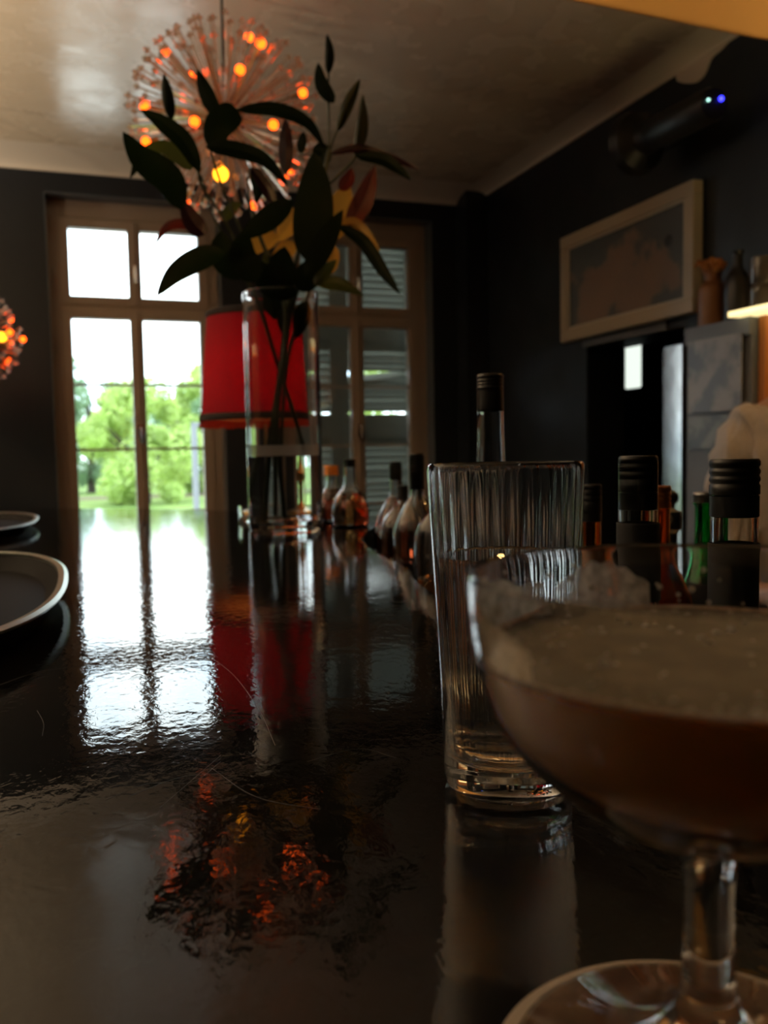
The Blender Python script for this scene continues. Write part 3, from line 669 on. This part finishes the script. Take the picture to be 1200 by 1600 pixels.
leaf([(435, 372), (400, 378), (376, 412)], 34, 1.72, 'lamplit', fold=.2); leaf([(460, 378), (445, 392), (425, 402)], 26, 1.74, 'lamplit'); leaf([(458, 325), (452, 350), (432, 378)], 32, 1.76, 'lamplit')
leaf([(492, 446), (508, 425), (526, 406)], 20, 1.62, 'leaf2'); leaf([(504, 400), (500, 380), (498, 362)], 22, 1.76, 'lamplit'); leaf([(516, 428), (522, 400), (520, 380)], 18, 1.77, 'lamplit')
leaf([(516, 240), (560, 232), (610, 246), (655, 266)], 12, 1.67, 'purple', dd=.02); leaf([(556, 244), (595, 248), (620, 262), (642, 281)], 18, 1.65)
leaf([(392, 262), (420, 300), (432, 345)], 18, 1.66, 'purple'); leaf([(388, 430), (352, 400), (345, 360)], 48, 1.66, fold=.1); leaf([(400, 440), (380, 400), (385, 358)], 44, 1.64, fold=.1)
leaf([(350, 345), (362, 325), (378, 318)], 16, 1.70, 'leaf2'); leaf([(395, 262), (404, 285), (400, 318)], 22, 1.68, 'leaf'); leaf([(450, 450), (440, 420), (445, 385)], 46, 1.66, fold=.1)
leaf([(462, 460), (420, 440), (400, 405)], 42, 1.67, fold=.15); leaf([(470, 455), (480, 430), (500, 400)], 40, 1.64, fold=.1); leaf([(430, 455), (425, 430), (412, 395)], 30, 1.71, 'leaf2')
leaf([(488, 235), (505, 240), (508, 262)], 26, 1.66); leaf([(300, 265), (262, 232), (225, 230)], 22, 1.74, 'leaf2', fold=.2)
leaf([(480, 470), (470, 500), (462, 530)], 26, 1.72); leaf([(440, 450), (446, 480), (440, 520)], 30, 1.71); leaf([(420, 450), (425, 475), (430, 500)], 26, 1.73)

# ------------------------------------------------------------------ red table lamp
LC = floor_at(408, 720, 2.16, BZ)
lp = empty('table_lamp', LC, 'table lamp with red fabric shade and black fringe behind the glass vase', 'table lamp')
zb, zt = 1.335 - BZ, 1.592 - BZ; rb, rt = .143, .121
def shade_r(z): return rb + (rt - rb) * (z - zb) / (zt - zb)
bm = bmesh.new(); lathe(bm, [(rb, zb), (rt, zt)], 64); link('lamp_shade', bm, M['red'], lp)
bm = bmesh.new(); lathe(bm, [(rb - .003, zb), (rt - .003, zt)], 64); link('shade_lining', bm, translucent('peach_lining', (.75, .42, .20), (.85, .5, .3), .5, .8), lp)
bm = bmesh.new(); lathe(bm, [(rt - .004, zt - .014), (rt + .0025, zt - .014), (rt + .004, zt - .008), (rt + .003, zt), (rt - .001, zt + .0015), (rt - .004, zt)], 64, closed=True); link('top_braid', bm, M['trim'], lp)
bm = bmesh.new(); lathe(bm, [(rb - .003, zb - .004), (rb + .003, zb - .004), (rb + .0045, zb + .004), (rb + .002, zb + .012), (rb - .003, zb + .012)], 64, closed=True); link('bottom_braid', bm, M['trim'], lp)
bm = bmesh.new()
for k in range(220):
    a = 2 * PI * k / 220; c, s = math.cos(a), math.sin(a); L = .015 + random.uniform(-.002, .002)
    tube(bm, [((rb) * c, (rb) * s, zb - .003), ((rb + .004) * c, (rb + .004) * s, zb - .003 - L)], [.0013, .0018], 5)
o = link('fringe', bm, M['fringe'], lp); o['kind'] = 'stuff'
bm = bmesh.new(); lathe(bm, [(0, 0), (.055, 0), (.058, .004), (.054, .009), (.02, .016), (.009, .03), (.008, .07), (.016, .085), (.018, .10), (.010, .12), (.006, .14), (.006, .27), (.012, .275), (.012, .30), (0, .302)], 40); link('lamp_base', bm, M['brass'], lp)
bm = bmesh.new(); lathe(bm, [(0, .300), (.012, .303), (.018, .312), (.028, .335), (.030, .35), (.026, .368), (.014, .380), (0, .383)], 24); link('bulb', bm, emission('warm_lamp_bulb', (1, .42, .12), 26), lp)
bm = bmesh.new()
for k in range(3):
    a = 2 * PI * k / 3 + .4; tube(bm, [(.008 * math.cos(a), .008 * math.sin(a), .29), ((rt - .003) * math.cos(a), (rt - .003) * math.sin(a), zt - .01)], .0015, 6)
link('shade_carrier', bm, M['brass'], lp)

# small glass beside the vase
p = floor_at(382, 720, 1.93, BZ); t = empty('tealight_glass', p, 'tiny clear tealight glass at the left foot of the vase', 'glass')
bm = bmesh.new(); lathe(bm, [(0, 0), (.014, 0), (.016, .003), (.018, .036), (.0165, .036), (.0145, .006), (0, .005)], 32); link('glass', bm, M['glass'], t)
bm = bmesh.new(); lathe(bm, [(0, .0052), (.0135, .0052), (.0138, .012), (0, .0125)], 24); link('wax', bm, mat('wax', (.7, .62, .5), .6), t)

# ------------------------------------------------------------------ oval trays at the left
def tray(cx, cy, ax, ay, label, h=.024):
    r = empty('serving_tray', (cx, cy, BZ), label, 'tray', None)
    def se(k, n, s, z):
        a = 2 * PI * k / n; c, q = math.cos(a), math.sin(a); e = 2 / 2.5
        return ((ax + s) * math.copysign(abs(c) ** e, c), (ay + s) * math.copysign(abs(q) ** e, q), z)
    N = 120
    def loft(prof, closed):
        bm = bmesh.new(); R = [[bm.verts.new(se(k, N, s, z)) for k in range(N)] for s, z in prof]
        for A, B in (zip(R, R[1:] + R[:1]) if closed else zip(R, R[1:])):
            for k in range(N): bm.faces.new((A[k], A[(k + 1) % N], B[(k + 1) % N], B[k]))
        return bm, R
    bm, R = loft([(-.018, 0), (-.004, h * .9), (-.007, h * .9), (-.022, .003)], False)
    bm.faces.new(R[0][::-1]); bm.faces.new(R[-1]); link('tray_body', bm, mat('matt_black_tray', (.004, .004, .005), .6, spec=.05), r)
    bm, R = loft([(-.008, h * .86), (.0, h * .88), (.002, h * 1.0), (-.002, h * 1.08), (-.008, h * 1.02)], True); link('tray_rim', bm, mat('pale_pewter', (.40, .46, .43), .3, metal=.85) if 'pale_pewter' not in bpy.data.materials else bpy.data.materials['pale_pewter'], r)
tray(-.165, .95, .150, .33, 'black oval tray with pale metal rim at the left edge of the bar')
tray(-.30, 2.02, .215, .33, 'farther small-looking black tray with pale rim near the left window', .018)

# ------------------------------------------------------------------ dandelion chandeliers
def dandelion(C, R, n, label, bulbs, seed, cable=True, hot=(), parts=100, rb_=.014):
    rnd = random.Random(seed); r = empty('crystal_chandelier', C, label, 'chandelier')
    dirs = []
    for k in range(n):
        z = 1 - 2 * (k + .5) / n; a = k * PI * (3 - math.sqrt(5)); q = math.sqrt(1 - z * z)
        dirs.append((Vector((q * math.cos(a), q * math.sin(a), z)) + Vector((rnd.gauss(0, .04), rnd.gauss(0, .04), rnd.gauss(0, .04)))).normalized())
    toc = (CAM - C).normalized(); dirs.sort(key=lambda d: -d.dot(toc))
    def rod(bm, L):
        tube(bm, [(0, 0, .03), (0, 0, L)], [.0022, .0030], 5)
        ball(bm, (0, 0, L + .004), .0062, 8, 6, (1, 1, 1.1))
        for q in range(5):
            a = 2 * PI * q / 5; ball(bm, (math.cos(a) * .0085, math.sin(a) * .0085, L - .002), .0038, 6, 4)
    bm = bmesh.new(); rod(bm, R * .985); me0 = None
    for i, d in enumerate(dirs[:parts]):
        if me0 is None:
            o = link('crystal_rod', bm, M['crystal'], r); me0 = o
        else:
            o = me0.copy(); COL.objects.link(o); o.parent = r
        o.rotation_mode = 'QUATERNION'; o.rotation_quaternion = d.to_track_quat('Z', 'Y'); s = rnd.uniform(.93, 1.02); o.scale = (1, 1, s)
    if n > parts:
        bm = bmesh.new()
        for d in dirs[parts:]:
            b2 = bmesh.new(); rod(b2, R * rnd.uniform(.93, 1.0)); mx = d.to_track_quat('Z', 'Y').to_matrix().to_4x4()
            vm = {}
            for vtx in b2.verts: vm[vtx] = bm.verts.new(mx @ vtx.co)
            for f in b2.faces: bm.faces.new([vm[q] for q in f.verts])
            b2.free()
        o = link('crystal_rods', bm, M['crystal'], r); o['kind'] = 'stuff'
    bm = bmesh.new(); ball(bm, (0, 0, 0), .034, 20, 12); link('hub', bm, M['brass'], r)
    for i, (d, rr) in enumerate(bulbs):
        d = Vector(d).normalized()
        bm = bmesh.new(); tube(bm, [d * .03, d * (rr - rb_ * 1.9)], .0028, 6); tube(bm, [d * (rr - rb_ * 2.6), d * (rr - rb_ * .8)], .006, 8); arm = link('bulb_arm', bm, M['brass'], r)
        bm = bmesh.new(); k = 2.0 if i in hot else 1.0; ball(bm, d * rr, rb_ * (1.6 if i in hot else 1), 14, 10); link('bulb', bm, M['bulb_hot'] if i in hot else M['bulb'], r)
    if cable:
        bm = bmesh.new(); tube(bm, [(0, 0, .03), (0, 0, CZ - C.z)], .004, 8); link('cable', bm, M['iron'], r)
    return r
CD = 2.78; CC = at(352, 188, CD); CRAD = .292
def bdir(px, py, front=True):
    """direction from hub to a bulb seen at this pixel on the near (or far) side of the globe"""
    d = ray(px, py); d.normalize(); oc = CAM - CC; rr = CRAD * .86; b_ = d.dot(oc); c_ = oc.length_squared - rr * rr; disc = b_ * b_ - c_
    if disc < 0: q = CAM + d * (-b_); return ((q - CC).normalized(), (q - CC).length)
    t = -b_ - math.sqrt(disc) if front else -b_ + math.sqrt(disc); q = CAM + d * t; return ((q - CC).normalized(), rr)
bl_ = [bdir(345, 272), bdir(226, 167, 1), bdir(228, 221, 1), bdir(304, 190), bdir(375, 109), bdir(427, 195), bdir(473, 145, 0), bdir(260, 80, 0), bdir(389, 58, 0), bdir(408, 68, 1), bdir(452, 272, 0), bdir(397, 320, 1), bdir(290, 315, 0), bdir(300, 120, 0), bdir(440, 330, 0)]
dandelion(CC, CRAD, 260, 'large globe chandelier of crystal rods with small orange bulbs hanging behind the leaves', bl_, 5, hot=(0,))
C2 = at(-50, 528, 3.9)
rn = random.Random(9)
b2 = [((at(19, 526, 3.75) - C2).normalized(), .17), ((at(32, 530, 3.85) - C2).normalized(), .21), ((at(9, 520, 3.8) - C2).normalized(), .19)] + [((rn.gauss(0, 1), rn.gauss(0, 1), rn.gauss(0, .5)), .19) for k in range(12)]
dandelion(C2, .205, 150, 'smaller crystal chandelier with orange bulbs cut off by the left edge of the photo', b2, 6, hot=(0,), parts=90, rb_=.012)

# ------------------------------------------------------------------ large gold pendant shade, top right
GC = Vector((.99, .96, 1.98)); gs = empty('pendant_lamp', GC, 'large gold fabric pendant shade glowing at the top right corner', 'pendant lamp')
def sup(k, n, ax, ay, z, e=2 / 2.7):
    a = 2 * PI * k / n; c, s = math.cos(a), math.sin(a); return (ax * math.copysign(abs(c) ** e, c), ay * math.copysign(abs(s) ** e, s), z)
bm = bmesh.new(); N = 96; R_ = []
for (ax, ay, z) in ((.84, .325, 0), (.845, .328, .01), (.76, .315, .12), (.73, .30, .25), (.71, .29, .33)):
    R_.append([bm.verts.new(Vector(sup(k, N, ax, ay, z)) * 1.0 + Vector((0, 0, .004 * math.sin(k * .8) if z < .05 else 0))) for k in range(N)])
for A, B in zip(R_, R_[1:]):
    for k in range(N): bm.faces.new((A[k], A[(k + 1) % N], B[(k + 1) % N], B[k]))
link('lamp_shade', bm, M['gold'], gs, solid=.003)
for sx in (-.4, .4):
    bm = bmesh.new(); tube(bm, [(sx, 0, .18), (sx, 0, CZ - GC.z)], .004, 8); c_ = link('cable', bm, M['iron'], gs)
    bm = bmesh.new(); ball(bm, (sx, 0, .15), .035, 20, 12); link('bulb', bm, emission('pendant_bulb', (1, .56, .2), 80) if 'pendant_bulb' not in bpy.data.materials else bpy.data.materials['pendant_bulb'], gs)
bm = bmesh.new(); tube(bm, [(-.72, 0, .22), (.72, 0, .22)], .004, 8); tube(bm, [(0, -.29, .22), (0, .29, .22)], .004, 8); link('shade_carrier', bm, M['iron'], gs)

# ------------------------------------------------------------------ right wall: picture, fixture, passage
pf = empty('framed_picture', (WX - .03, 3.07, 1.97), 'cream-framed picture of a pinkish cloud shape on grey-blue above the dark doorway', 'picture')
y0, y1, z0_, z1_ = -.455, .455, -.235, .237
fw = .052
bm = boxes((-.02, .025, y0, y1, z1_ - fw, z1_), (-.02, .025, y0, y1, z0_, z0_ + fw), (-.02, .025, y0, y0 + fw, z0_ + fw, z1_ - fw), (-.02, .025, y1 - fw, y1, z0_ + fw, z1_ - fw)); link('picture_frame', bm, M['picframe'], pf, smooth=False, bevel=.004)
a, b, c, d = y0 + fw, y1 - fw, z0_ + fw, z1_ - fw; e = .011
bm = boxes((-.012, .0, a, b, d - e, d), (-.012, .0, a, b, c, c + e), (-.012, .0, a, a + e, c, d), (-.012, .0, b - e, b, c, d)); link('slip', bm, M['picslip'], pf, smooth=False)
def art_mat():
    m = mat('painted_cloud', (.1, .1, .1), .5); t = m.node_tree; bs = t.nodes['Principled BSDF']; tc = t.nodes.new('ShaderNodeTexCoord')
    n = t.nodes.new('ShaderNodeTexNoise'); n.inputs['Scale'].default_value = 5; n.inputs['Detail'].default_value = 5; t.links.new(tc.outputs['Object'], n.inputs['Vector'])
    sp = t.nodes.new('ShaderNodeMapping'); sp.vector_type = 'POINT'; sp.inputs['Scale'].default_value = (1, 2.6, 5.2); sp.inputs['Location'].default_value = (0, -.15, .25); t.links.new(tc.outputs['Object'], sp.inputs['Vector'])
    ln = t.nodes.new('ShaderNodeVectorMath'); ln.operation = 'LENGTH'; t.links.new(sp.outputs['Vector'], ln.inputs[0])
    mt = t.nodes.new('ShaderNodeMath'); mt.operation = 'MULTIPLY_ADD'; mt.inputs[1].default_value = 2.6; t.links.new(n.outputs['Fac'], mt.inputs[0]); t.links.new(ln.outputs['Value'], mt.inputs[2])
    r = t.nodes.new('ShaderNodeValToRGB'); t.links.new(mt.outputs['Value'], r.inputs['Fac'])
    mr = t.nodes.new('ShaderNodeMapRange'); mr.inputs['From Min'].default_value = 1.0; mr.inputs['From Max'].default_value = 3.2; t.links.new(mt.outputs['Value'], mr.inputs['Value']); t.links.new(mr.outputs['Result'], r.inputs['Fac'])
    E = r.color_ramp.elements; E[0].position = .0; E[0].color = (.26, .18, .14, 1); E[1].position = 1; E[1].color = (.08, .095, .105, 1)
    q = E.new(.48); q.color = (.22, .165, .135, 1); q = E.new(.56); q.color = (.085, .10, .11, 1)
    t.links.new(r.outputs['Color'], bs.inputs['Base Color']); return m
link('picture_canvas', boxes((-.006, .01, a + e, b - e, c + e, d - e)), art_mat(), pf, smooth=False)
bm = bmesh.new(); ball(bm, (-.007, -.30, .055), .022, 14, 8, (.12, 1.1, .95)); link('dark_blot', bm, M['black'], pf)

wf = empty('wall_spotlight', (WX, 2.8, 2.43), 'black cylindrical spotlight on the right wall with blue and white indicator lights', 'wall light')
pA, pB = at(1015, 214, 3.85) , at(1118, 158, 3.42)
XF = WX - .17; pA = CAM + ray(1018, 212) * (XF / ray(1018, 212).x); pB = CAM + ray(1116, 162) * (XF / ray(1116, 162).x); o3 = Vector((WX, 2.8, 2.43))
bm = bmesh.new(); tube(bm, [pA - o3, pA + (pB - pA) * .04 - o3, pB - (pB - pA) * .04 - o3, pB - o3], [.05, .056, .056, .05], 28); link('body', bm, M['black'], wf)
bm = bmesh.new(); dd_ = (pA - pB).normalized(); q = pA - o3; tube(bm, [q - dd_ * .01, q + dd_ * .03, q + dd_ * .06, q + dd_ * .10, q + dd_ * .115], [.055, .06, .105, .115, .105], 36); link('round_head', bm, M['black'], wf)
bm = bmesh.new(); tube(bm, [(-.0, 0, 0), (-.14, 0, 0)], .012, 10); lathe(bm, [(0, 0), (.001, 0)], 4); box(bm, -.012, 0, -.05, .05, -.05, .05); link('bracket', bm, M['iron'], wf)
pe = at(1127, 153, 2.0); 
def on_end(px, py, off=.004):
    n = (pB - pA).normalized(); d = ray(px, py); t = ((pB + n * off) - CAM).dot(n) / d.dot(n); return CAM + d * t
bm = bmesh.new(); ball(bm, on_end(1127, 154) - o3, .0075, 12, 8); link('indicator_light', bm, emission('blue_led', (.03, .03, 1), 8), wf)['label'] = 'small blue indicator light'
bm = bmesh.new(); ball(bm, on_end(1107, 156) - o3, .0045, 12, 8); link('indicator_light', bm, emission('white_led', (.5, 1, .85), 3), wf)['label'] = 'small white indicator light'
# white light panel in the passage
pc = CAM + ray(987, 569) * ((WX + .9) / ray(987, 569).x)
gl = empty('passage_lamp', pc, 'small glowing white rectangular lamp inside the dark doorway', 'lamp')
bm = boxes((0, .02, -.07, .07, -.14, .14)); link('diffuser', bm, emission('opal_glow', (.85, .95, .85), 1.1), gl, smooth=False, bevel=.012)
link('housing', boxes((.02, .05, -.06, .06, -.12, .12)), M['iron'], gl, smooth=False)
link('wall_arm', boxes((.045, .598, -.02, .02, -.02, .02)), M['iron'], gl, smooth=False)
struct('door_1', boxes((WX + .215, WX + .88, 2.72, 2.76, 0, 1.68)), M['wall'])
# polished casing at the near side of the doorway
struct('trim_7', boxes((WX - .018, WX + .03, 2.712, 2.822, 0, 1.632)), M['casing'])
struct('trim_8', boxes((WX - .012, WX - .0, D0 + .1, D1 + .02, DZ, DZ + .055)), M['grey'])

# ------------------------------------------------------------------ back bar unit with posters, vases and lit shelf
K = .90
def onwx(x, y, X):
    d = ray(x, y); return CAM + d * (X / d.x)
XB = 1.97
P0, P1 = onwx(1074, 512, XB), onwx(1176, 497, XB)
ca = empty('cabinet', (XB, (P0.y + P1.y) / 2, 0), 'tall dull grey cabinet with two worn posters left of the orange-lit niche', 'cabinet')
cyc = (P0.y + P1.y) / 2; hw = (P0.y - P1.y) / 2; ctop = (P0.z + P1.z) / 2
link('cabinet_body', boxes((.0, WX - XB - .02, -hw, hw, 0, ctop)), M['grey'], ca, smooth=False, bevel=.004)
link('top_rail', boxes((-.012, .0, -hw, hw, ctop - .055, ctop)), M['grey'], ca, smooth=False)
def poster(px0, py0, px1, py1, label, c1, c2, sc):
    q0, q1 = onwx(px0, py0, XB - .006), onwx(px1, py1, XB - .006)
    r = link('poster', boxes((-.002, .002, -abs(q0.y - q1.y) / 2, abs(q0.y - q1.y) / 2, -abs(q0.z - q1.z) / 2, abs(q0.z - q1.z) / 2)),
             mat('poster_print', c1, .35, colnoise=(sc, c2, .42, .58)), smooth=False)
    r.location = (XB - .0145, (q0.y + q1.y) / 2, (q0.z + q1.z) / 2); tag(r, label, 'poster', 'posters on the grey cabinet'); return r
poster(1079, 535, 1162, 640, 'larger grey washed-out poster on the upper part of the cabinet', (.26, .24, .22), (.09, .09, .10), 11)
poster(1079, 652, 1150, 700, 'lower small dark torn poster on the cabinet', (.055, .06, .06), (.16, .16, .15), 14)
# orange niche right of the cabinet
nb = empty('backbar_shelf', (XB, P1.y - .45, 0), 'orange-lit wooden back bar niche at the right edge', 'shelf unit')
link('back_panel', boxes((WX - XB - .04, WX - XB - .02, -.45, .445, 0, 2.0)), M['wood'], nb, smooth=False)
link('side_panel', boxes((.02, WX - XB - .04, .42, .445, 0, ctop)), M['wood'], nb, smooth=False)
link('side_panel', boxes((.02, WX - XB - .04, -.45, -.425, 0, 2.0)), M['wood'], nb, smooth=False)
link('niche_board', boxes((-.02, WX - XB - .04, -.425, .42, 1.0, 1.03)), M['wood'], nb, smooth=False)
lz = max(onwx(1180, 489, XB - .05).z, ctop + .0095)
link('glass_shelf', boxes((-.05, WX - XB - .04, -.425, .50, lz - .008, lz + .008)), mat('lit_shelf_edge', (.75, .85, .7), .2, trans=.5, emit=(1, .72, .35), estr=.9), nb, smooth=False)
link('light_strip', boxes((.08, .10, -.42, .41, lz - .02, lz - .010)), emission('warm_strip', (1, .36, .08), 2.5), nb, smooth=False)
# red bottle in the niche
def jar(name, pxx, pyb, X, r_, H, prof, m, label, cat, extra=None):
    q = onwx(pxx, pyb, X); b = empty(name, (X, q.y, ZJ), label, cat)
    bm = bmesh.new(); lathe(bm, smooth_prof([(a_ * r_, b_ * H) for a_, b_ in prof], 5), 32); link('body', bm, m, b); return b
ZJ = ctop
Xv = XB + .09
vz = jar('stoneware_vase', 1113, 470, Xv, .047, .20, [(0, 0), (.8, 0), (.98, .1), (1, .55), (.9, .72), (.62, .80), (.60, .92), (.75, 1.0), (.6, .98), (.5, .8), (0, .6)], mat('brown_stoneware', (.20, .085, .03), .4), 'brown stoneware vase with dried orange flowers on the cabinet', 'vase')
bm = bmesh.new()
rn = random.Random(11)
for k in range(14):
    d = Vector((rn.uniform(-.03, .03), rn.uniform(-.045, .05), rn.uniform(.20, .235))); tube(bm, [(0, 0, .1), d], .0012, 5)
    for q in range(4): ball(bm, d + Vector((rn.gauss(0, .006), rn.gauss(0, .006), rn.gauss(0, .004))), rn.uniform(.005, .010), 7, 5)
o = link('dried_flowers', bm, mat('dried_orange', (.42, .17, .04), .8), vz)
ZJ = ctop
jar('dark_vase', 1152, 470, Xv + .01, .043, .24, [(0, 0), (.85, 0), (1, .15), (1, .5), (.8, .66), (.42, .78), (.40, .94), (.5, 1), (.3, 1), (0, .9)], mat('black_ceramic', (.01, .01, .011), .35), 'black ceramic bottle vase beside the brown stoneware vase', 'vase')
ZJ = lz + .0085
jar('glass_jar', 1190, 480, XB, .034, .15, [(0, 0), (.9, 0), (1, .05), (1, .38), (.9, .46), (.9, .5), (1, .52), (1, .95), (.9, 1), (0, 1)], mat('smoky_glass', (.10, .09, .08), .1, trans=.4), 'dark jar standing on the glowing glass shelf', 'jar')
ZJ = 1.03
jar('red_bottle', 1186, 590, XB + .07, .034, .42, [(0, 0), (.9, 0), (1, .03), (1, .62), (.8, .72), (.4, .8), (.38, 1), (0, 1)], mat('red_glaze', (.75, .05, .02), .35), 'red bottle in the orange niche', 'bottle')

# ------------------------------------------------------------------ bartender
PC = at(1278, 700, 2.2); PZ = 0
M['skin'] = mat('skin', (.42, .25, .18), .5, sub=.1); M['hair'] = mat('dark_hair', (.015, .010, .008), .45, bump=(120, .6, .003, (3, 3, .4)))
M['shirt'] = mat('pale_shirt', (.46, .42, .39), .85, bump=(14, 1.0, .02, (2.2, 2.2, .5))); M['trouser'] = mat('black_trousers', (.012, .012, .014), .8)
pr = empty('person', (PC.x, PC.y, 0), 'person with long dark hair in a loose pale shirt standing behind the bar, at the right edge', 'person', rz=math.radians(150)); pr.scale = (.95, .95, .95)
def skin(name, verts, edges, radii, m, parent, subd=2, root=0):
    me = bpy.data.meshes.new(name); me.from_pydata(verts, edges, []); me.materials.append(m)
    o = bpy.data.objects.new(name, me); COL.objects.link(o); o.parent = parent
    sk = o.modifiers.new('skin', 'SKIN'); sk.use_smooth_shade = True
    sv = me.skin_vertices[0].data if me.skin_vertices else None
    if sv is None:
        bpy.context.view_layer.objects.active = o
    for i, rr in enumerate(radii):
        me.skin_vertices[0].data[i].radius = rr if isinstance(rr, tuple) else (rr, rr)
    me.skin_vertices[0].data[root].use_root = True
    s = o.modifiers.new('sub', 'SUBSURF'); s.levels = subd; s.render_levels = subd; return o
# local frame: x = person's side, y = facing direction
V = [(0, 0, .95), (0, .0, 1.12), (0, .0, 1.28), (0, -.01, 1.39), (0, 0, 1.46), (0, .01, 1.52)]
E_ = [(0, 1), (1, 2), (2, 3), (3, 4), (4, 5)]; Rr = [(.15, .11), (.135, .10), (.16, .11), (.12, .08), (.052, .052), (.055, .055)]
for s in (-1, 1):
    b = len(V); V += [(s * .14, 0, 1.36), (s * .195, .01, 1.12), (s * .19, .18, .98), (s * .17, .30, 1.0)]; E_ += [(3, b), (b, b + 1), (b + 1, b + 2), (b + 2, b + 3)]; Rr += [.055, .042, .034, .026]
    h = len(V); V += [(s * .165, .36, 1.0)]; E_ += [(b + 3, h)]; Rr += [(.036, .016)]
    for q in range(4):
        k = len(V); fx = (q - 1.5) * .019; L = (.07, .08, .076, .06)[q]
        V += [(s * .165 + fx, .40, 1.0), (s * .165 + fx * 1.1, .40 + L * .5, .995), (s * .165 + fx * 1.1, .40 + L * .9, .975)]; E_ += [(h, k), (k, k + 1), (k + 1, k + 2)]; Rr += [.0095, .0085, .0075]
    k = len(V); V += [(s * .165 - s * .035, .365, .995), (s * .165 - s * .05, .39, .985)]; E_ += [(h, k), (k, k + 1)]; Rr += [.011, .009]
    l = len(V); V += [(s * .09, 0, .86), (s * .095, .01, .50), (s * .095, -.01, .10), (s * .10, .10, .045)]; E_ += [(0, l), (l, l + 1), (l + 1, l + 2), (l + 2, l + 3)]; Rr += [.085, .058, .042, .036]
try:
    body = skin('body', V, E_, Rr, M['skin'], pr)
except Exception as ex:
    print('skin failed', ex)
# head with face
bm = bmesh.new()
bmesh.ops.create_uvsphere(bm, u_segments=32, v_segments=24, radius=1)
for q in bm.verts:
    x, y, z = q.co
    w_ = 1 - .22 * max(0, -z) ** 1.5                         # narrower jaw
    q.co = Vector((x * .076 * w_, y * .095 * (1 - .10 * max(0, -z)) + .008, z * .115))
    X, Yf, Z = q.co
    if Yf > 0:
        g_ = lambda cx, cz, sx, sz: math.exp(-((X - cx) / sx) ** 2 - ((Z - cz) / sz) ** 2)
        q.co.y += .020 * g_(0, -.018, .011, .020) + .006 * g_(0, .0, .008, .03) - .009 * (g_(-.03, .008, .016, .012) + g_(.03, .008, .016, .012)) + .006 * g_(0, -.055, .022, .007) - .003 * g_(0, -.060, .02, .003) + .007 * g_(0, -.09, .02, .02) + .004 * (g_(.03, .028, .02, .008) + g_(-.03, .028, .02, .008))
for s in (-1, 1): ball(bm, (s * .076, -.002, -.005), .026, 12, 8, (.28, .6, 1.15))
HZ = 1.625
head = link('head', bm, M['skin'], pr, loc=(0, .02, HZ), subd=1)
bm = bmesh.new()
for s in (-1, 1): ball(bm, (s * .030, .089, .008), .0115, 14, 10)
link('eyes', bm, mat('eye_white', (.6, .58, .55), .2), head)
bm = bmesh.new()
for s in (-1, 1): ball(bm, (s * .030, .0985, .008), .0045, 10, 8, (1, .7, 1))
link('pupils', bm, M['black'], head)
bm = bmesh.new(); ball(bm, (0, .1085, -.057), .020, 14, 8, (1, .25, .28)); link('lips', bm, mat('lips', (.35, .10, .08), .4), head)
bm = bmesh.new()
bmesh.ops.create_uvsphere(bm, u_segments=36, v_segments=24, radius=1)
for q in bm.verts:
    x, y, z = q.co; a = math.atan2(x, y)
    low = max(0, -z); f = 1
    nx, ny, nz_ = x * .094, y * .112 - .008, z * .128 + .012
    if z < 0: nz_ = .012 + z * .30; nx = x * (.094 + .025 * low) if abs(x) > .0 else nx; ny = -abs(ny) * .9 - .01 if y > -.2 else ny
    elif y > .55 and z < .75: ny *= .86; nz_ = max(nz_, .05)
    rr = 1 + .02 * math.sin(a * 14 + z * 3); q.co = Vector((nx * rr, ny * rr, nz_))
link('hair', bm, M['hair'], pr, loc=(0, .02, HZ), subd=1)
# loose shirt
SV = [(0, 0, .90), (0, 0, 1.05), (0, 0, 1.22), (0, -.005, 1.36), (0, .0, 1.435)]; SE = [(0, 1), (1, 2), (2, 3), (3, 4)]; SR = [(.185, .15), (.18, .145), (.185, .135), (.150, .10), (.075, .070)]
for s in (-1, 1):
    b = len(SV); SV += [(s * .145, 0, 1.355), (s * .195, .005, 1.20), (s * .205, .03, 1.10), (s * .20, .09, 1.04)]; SE += [(3, b), (b, b + 1), (b + 1, b + 2), (b + 2, b + 3)]; SR += [.070, .068, .066, .060]
shirt = skin('shirt', SV, SE, SR, M['shirt'], pr, 3)
tx = bpy.data.textures.new('folds', 'CLOUDS'); tx.noise_scale = .09
dm = shirt.modifiers.new('folds', 'DISPLACE'); dm.texture = tx; dm.strength = .06; dm.mid_level = .5
TV = [(0, 0, .93), (-.09, 0, .84), (-.095, .01, .5), (-.095, -.01, .09), (.09, 0, .84), (.095, .01, .5), (.095, -.01, .09)]
skin('trousers', TV, [(0, 1), (1, 2), (2, 3), (0, 4), (4, 5), (5, 6)], [(.16, .12), .10, .075, .06, .10, .075, .06], M['trouser'], pr)
for s in (-1, 1):
    bm = bmesh.new(); ball(bm, (0, 0, .045), .05, 16, 10, (.95, 2.5, .9)); link('shoe', bm, M['trouser'], pr, loc=(s * .10, .05, 0))
pr['label'] = 'person with long dark hair and loose pale shirt standing behind the bar'
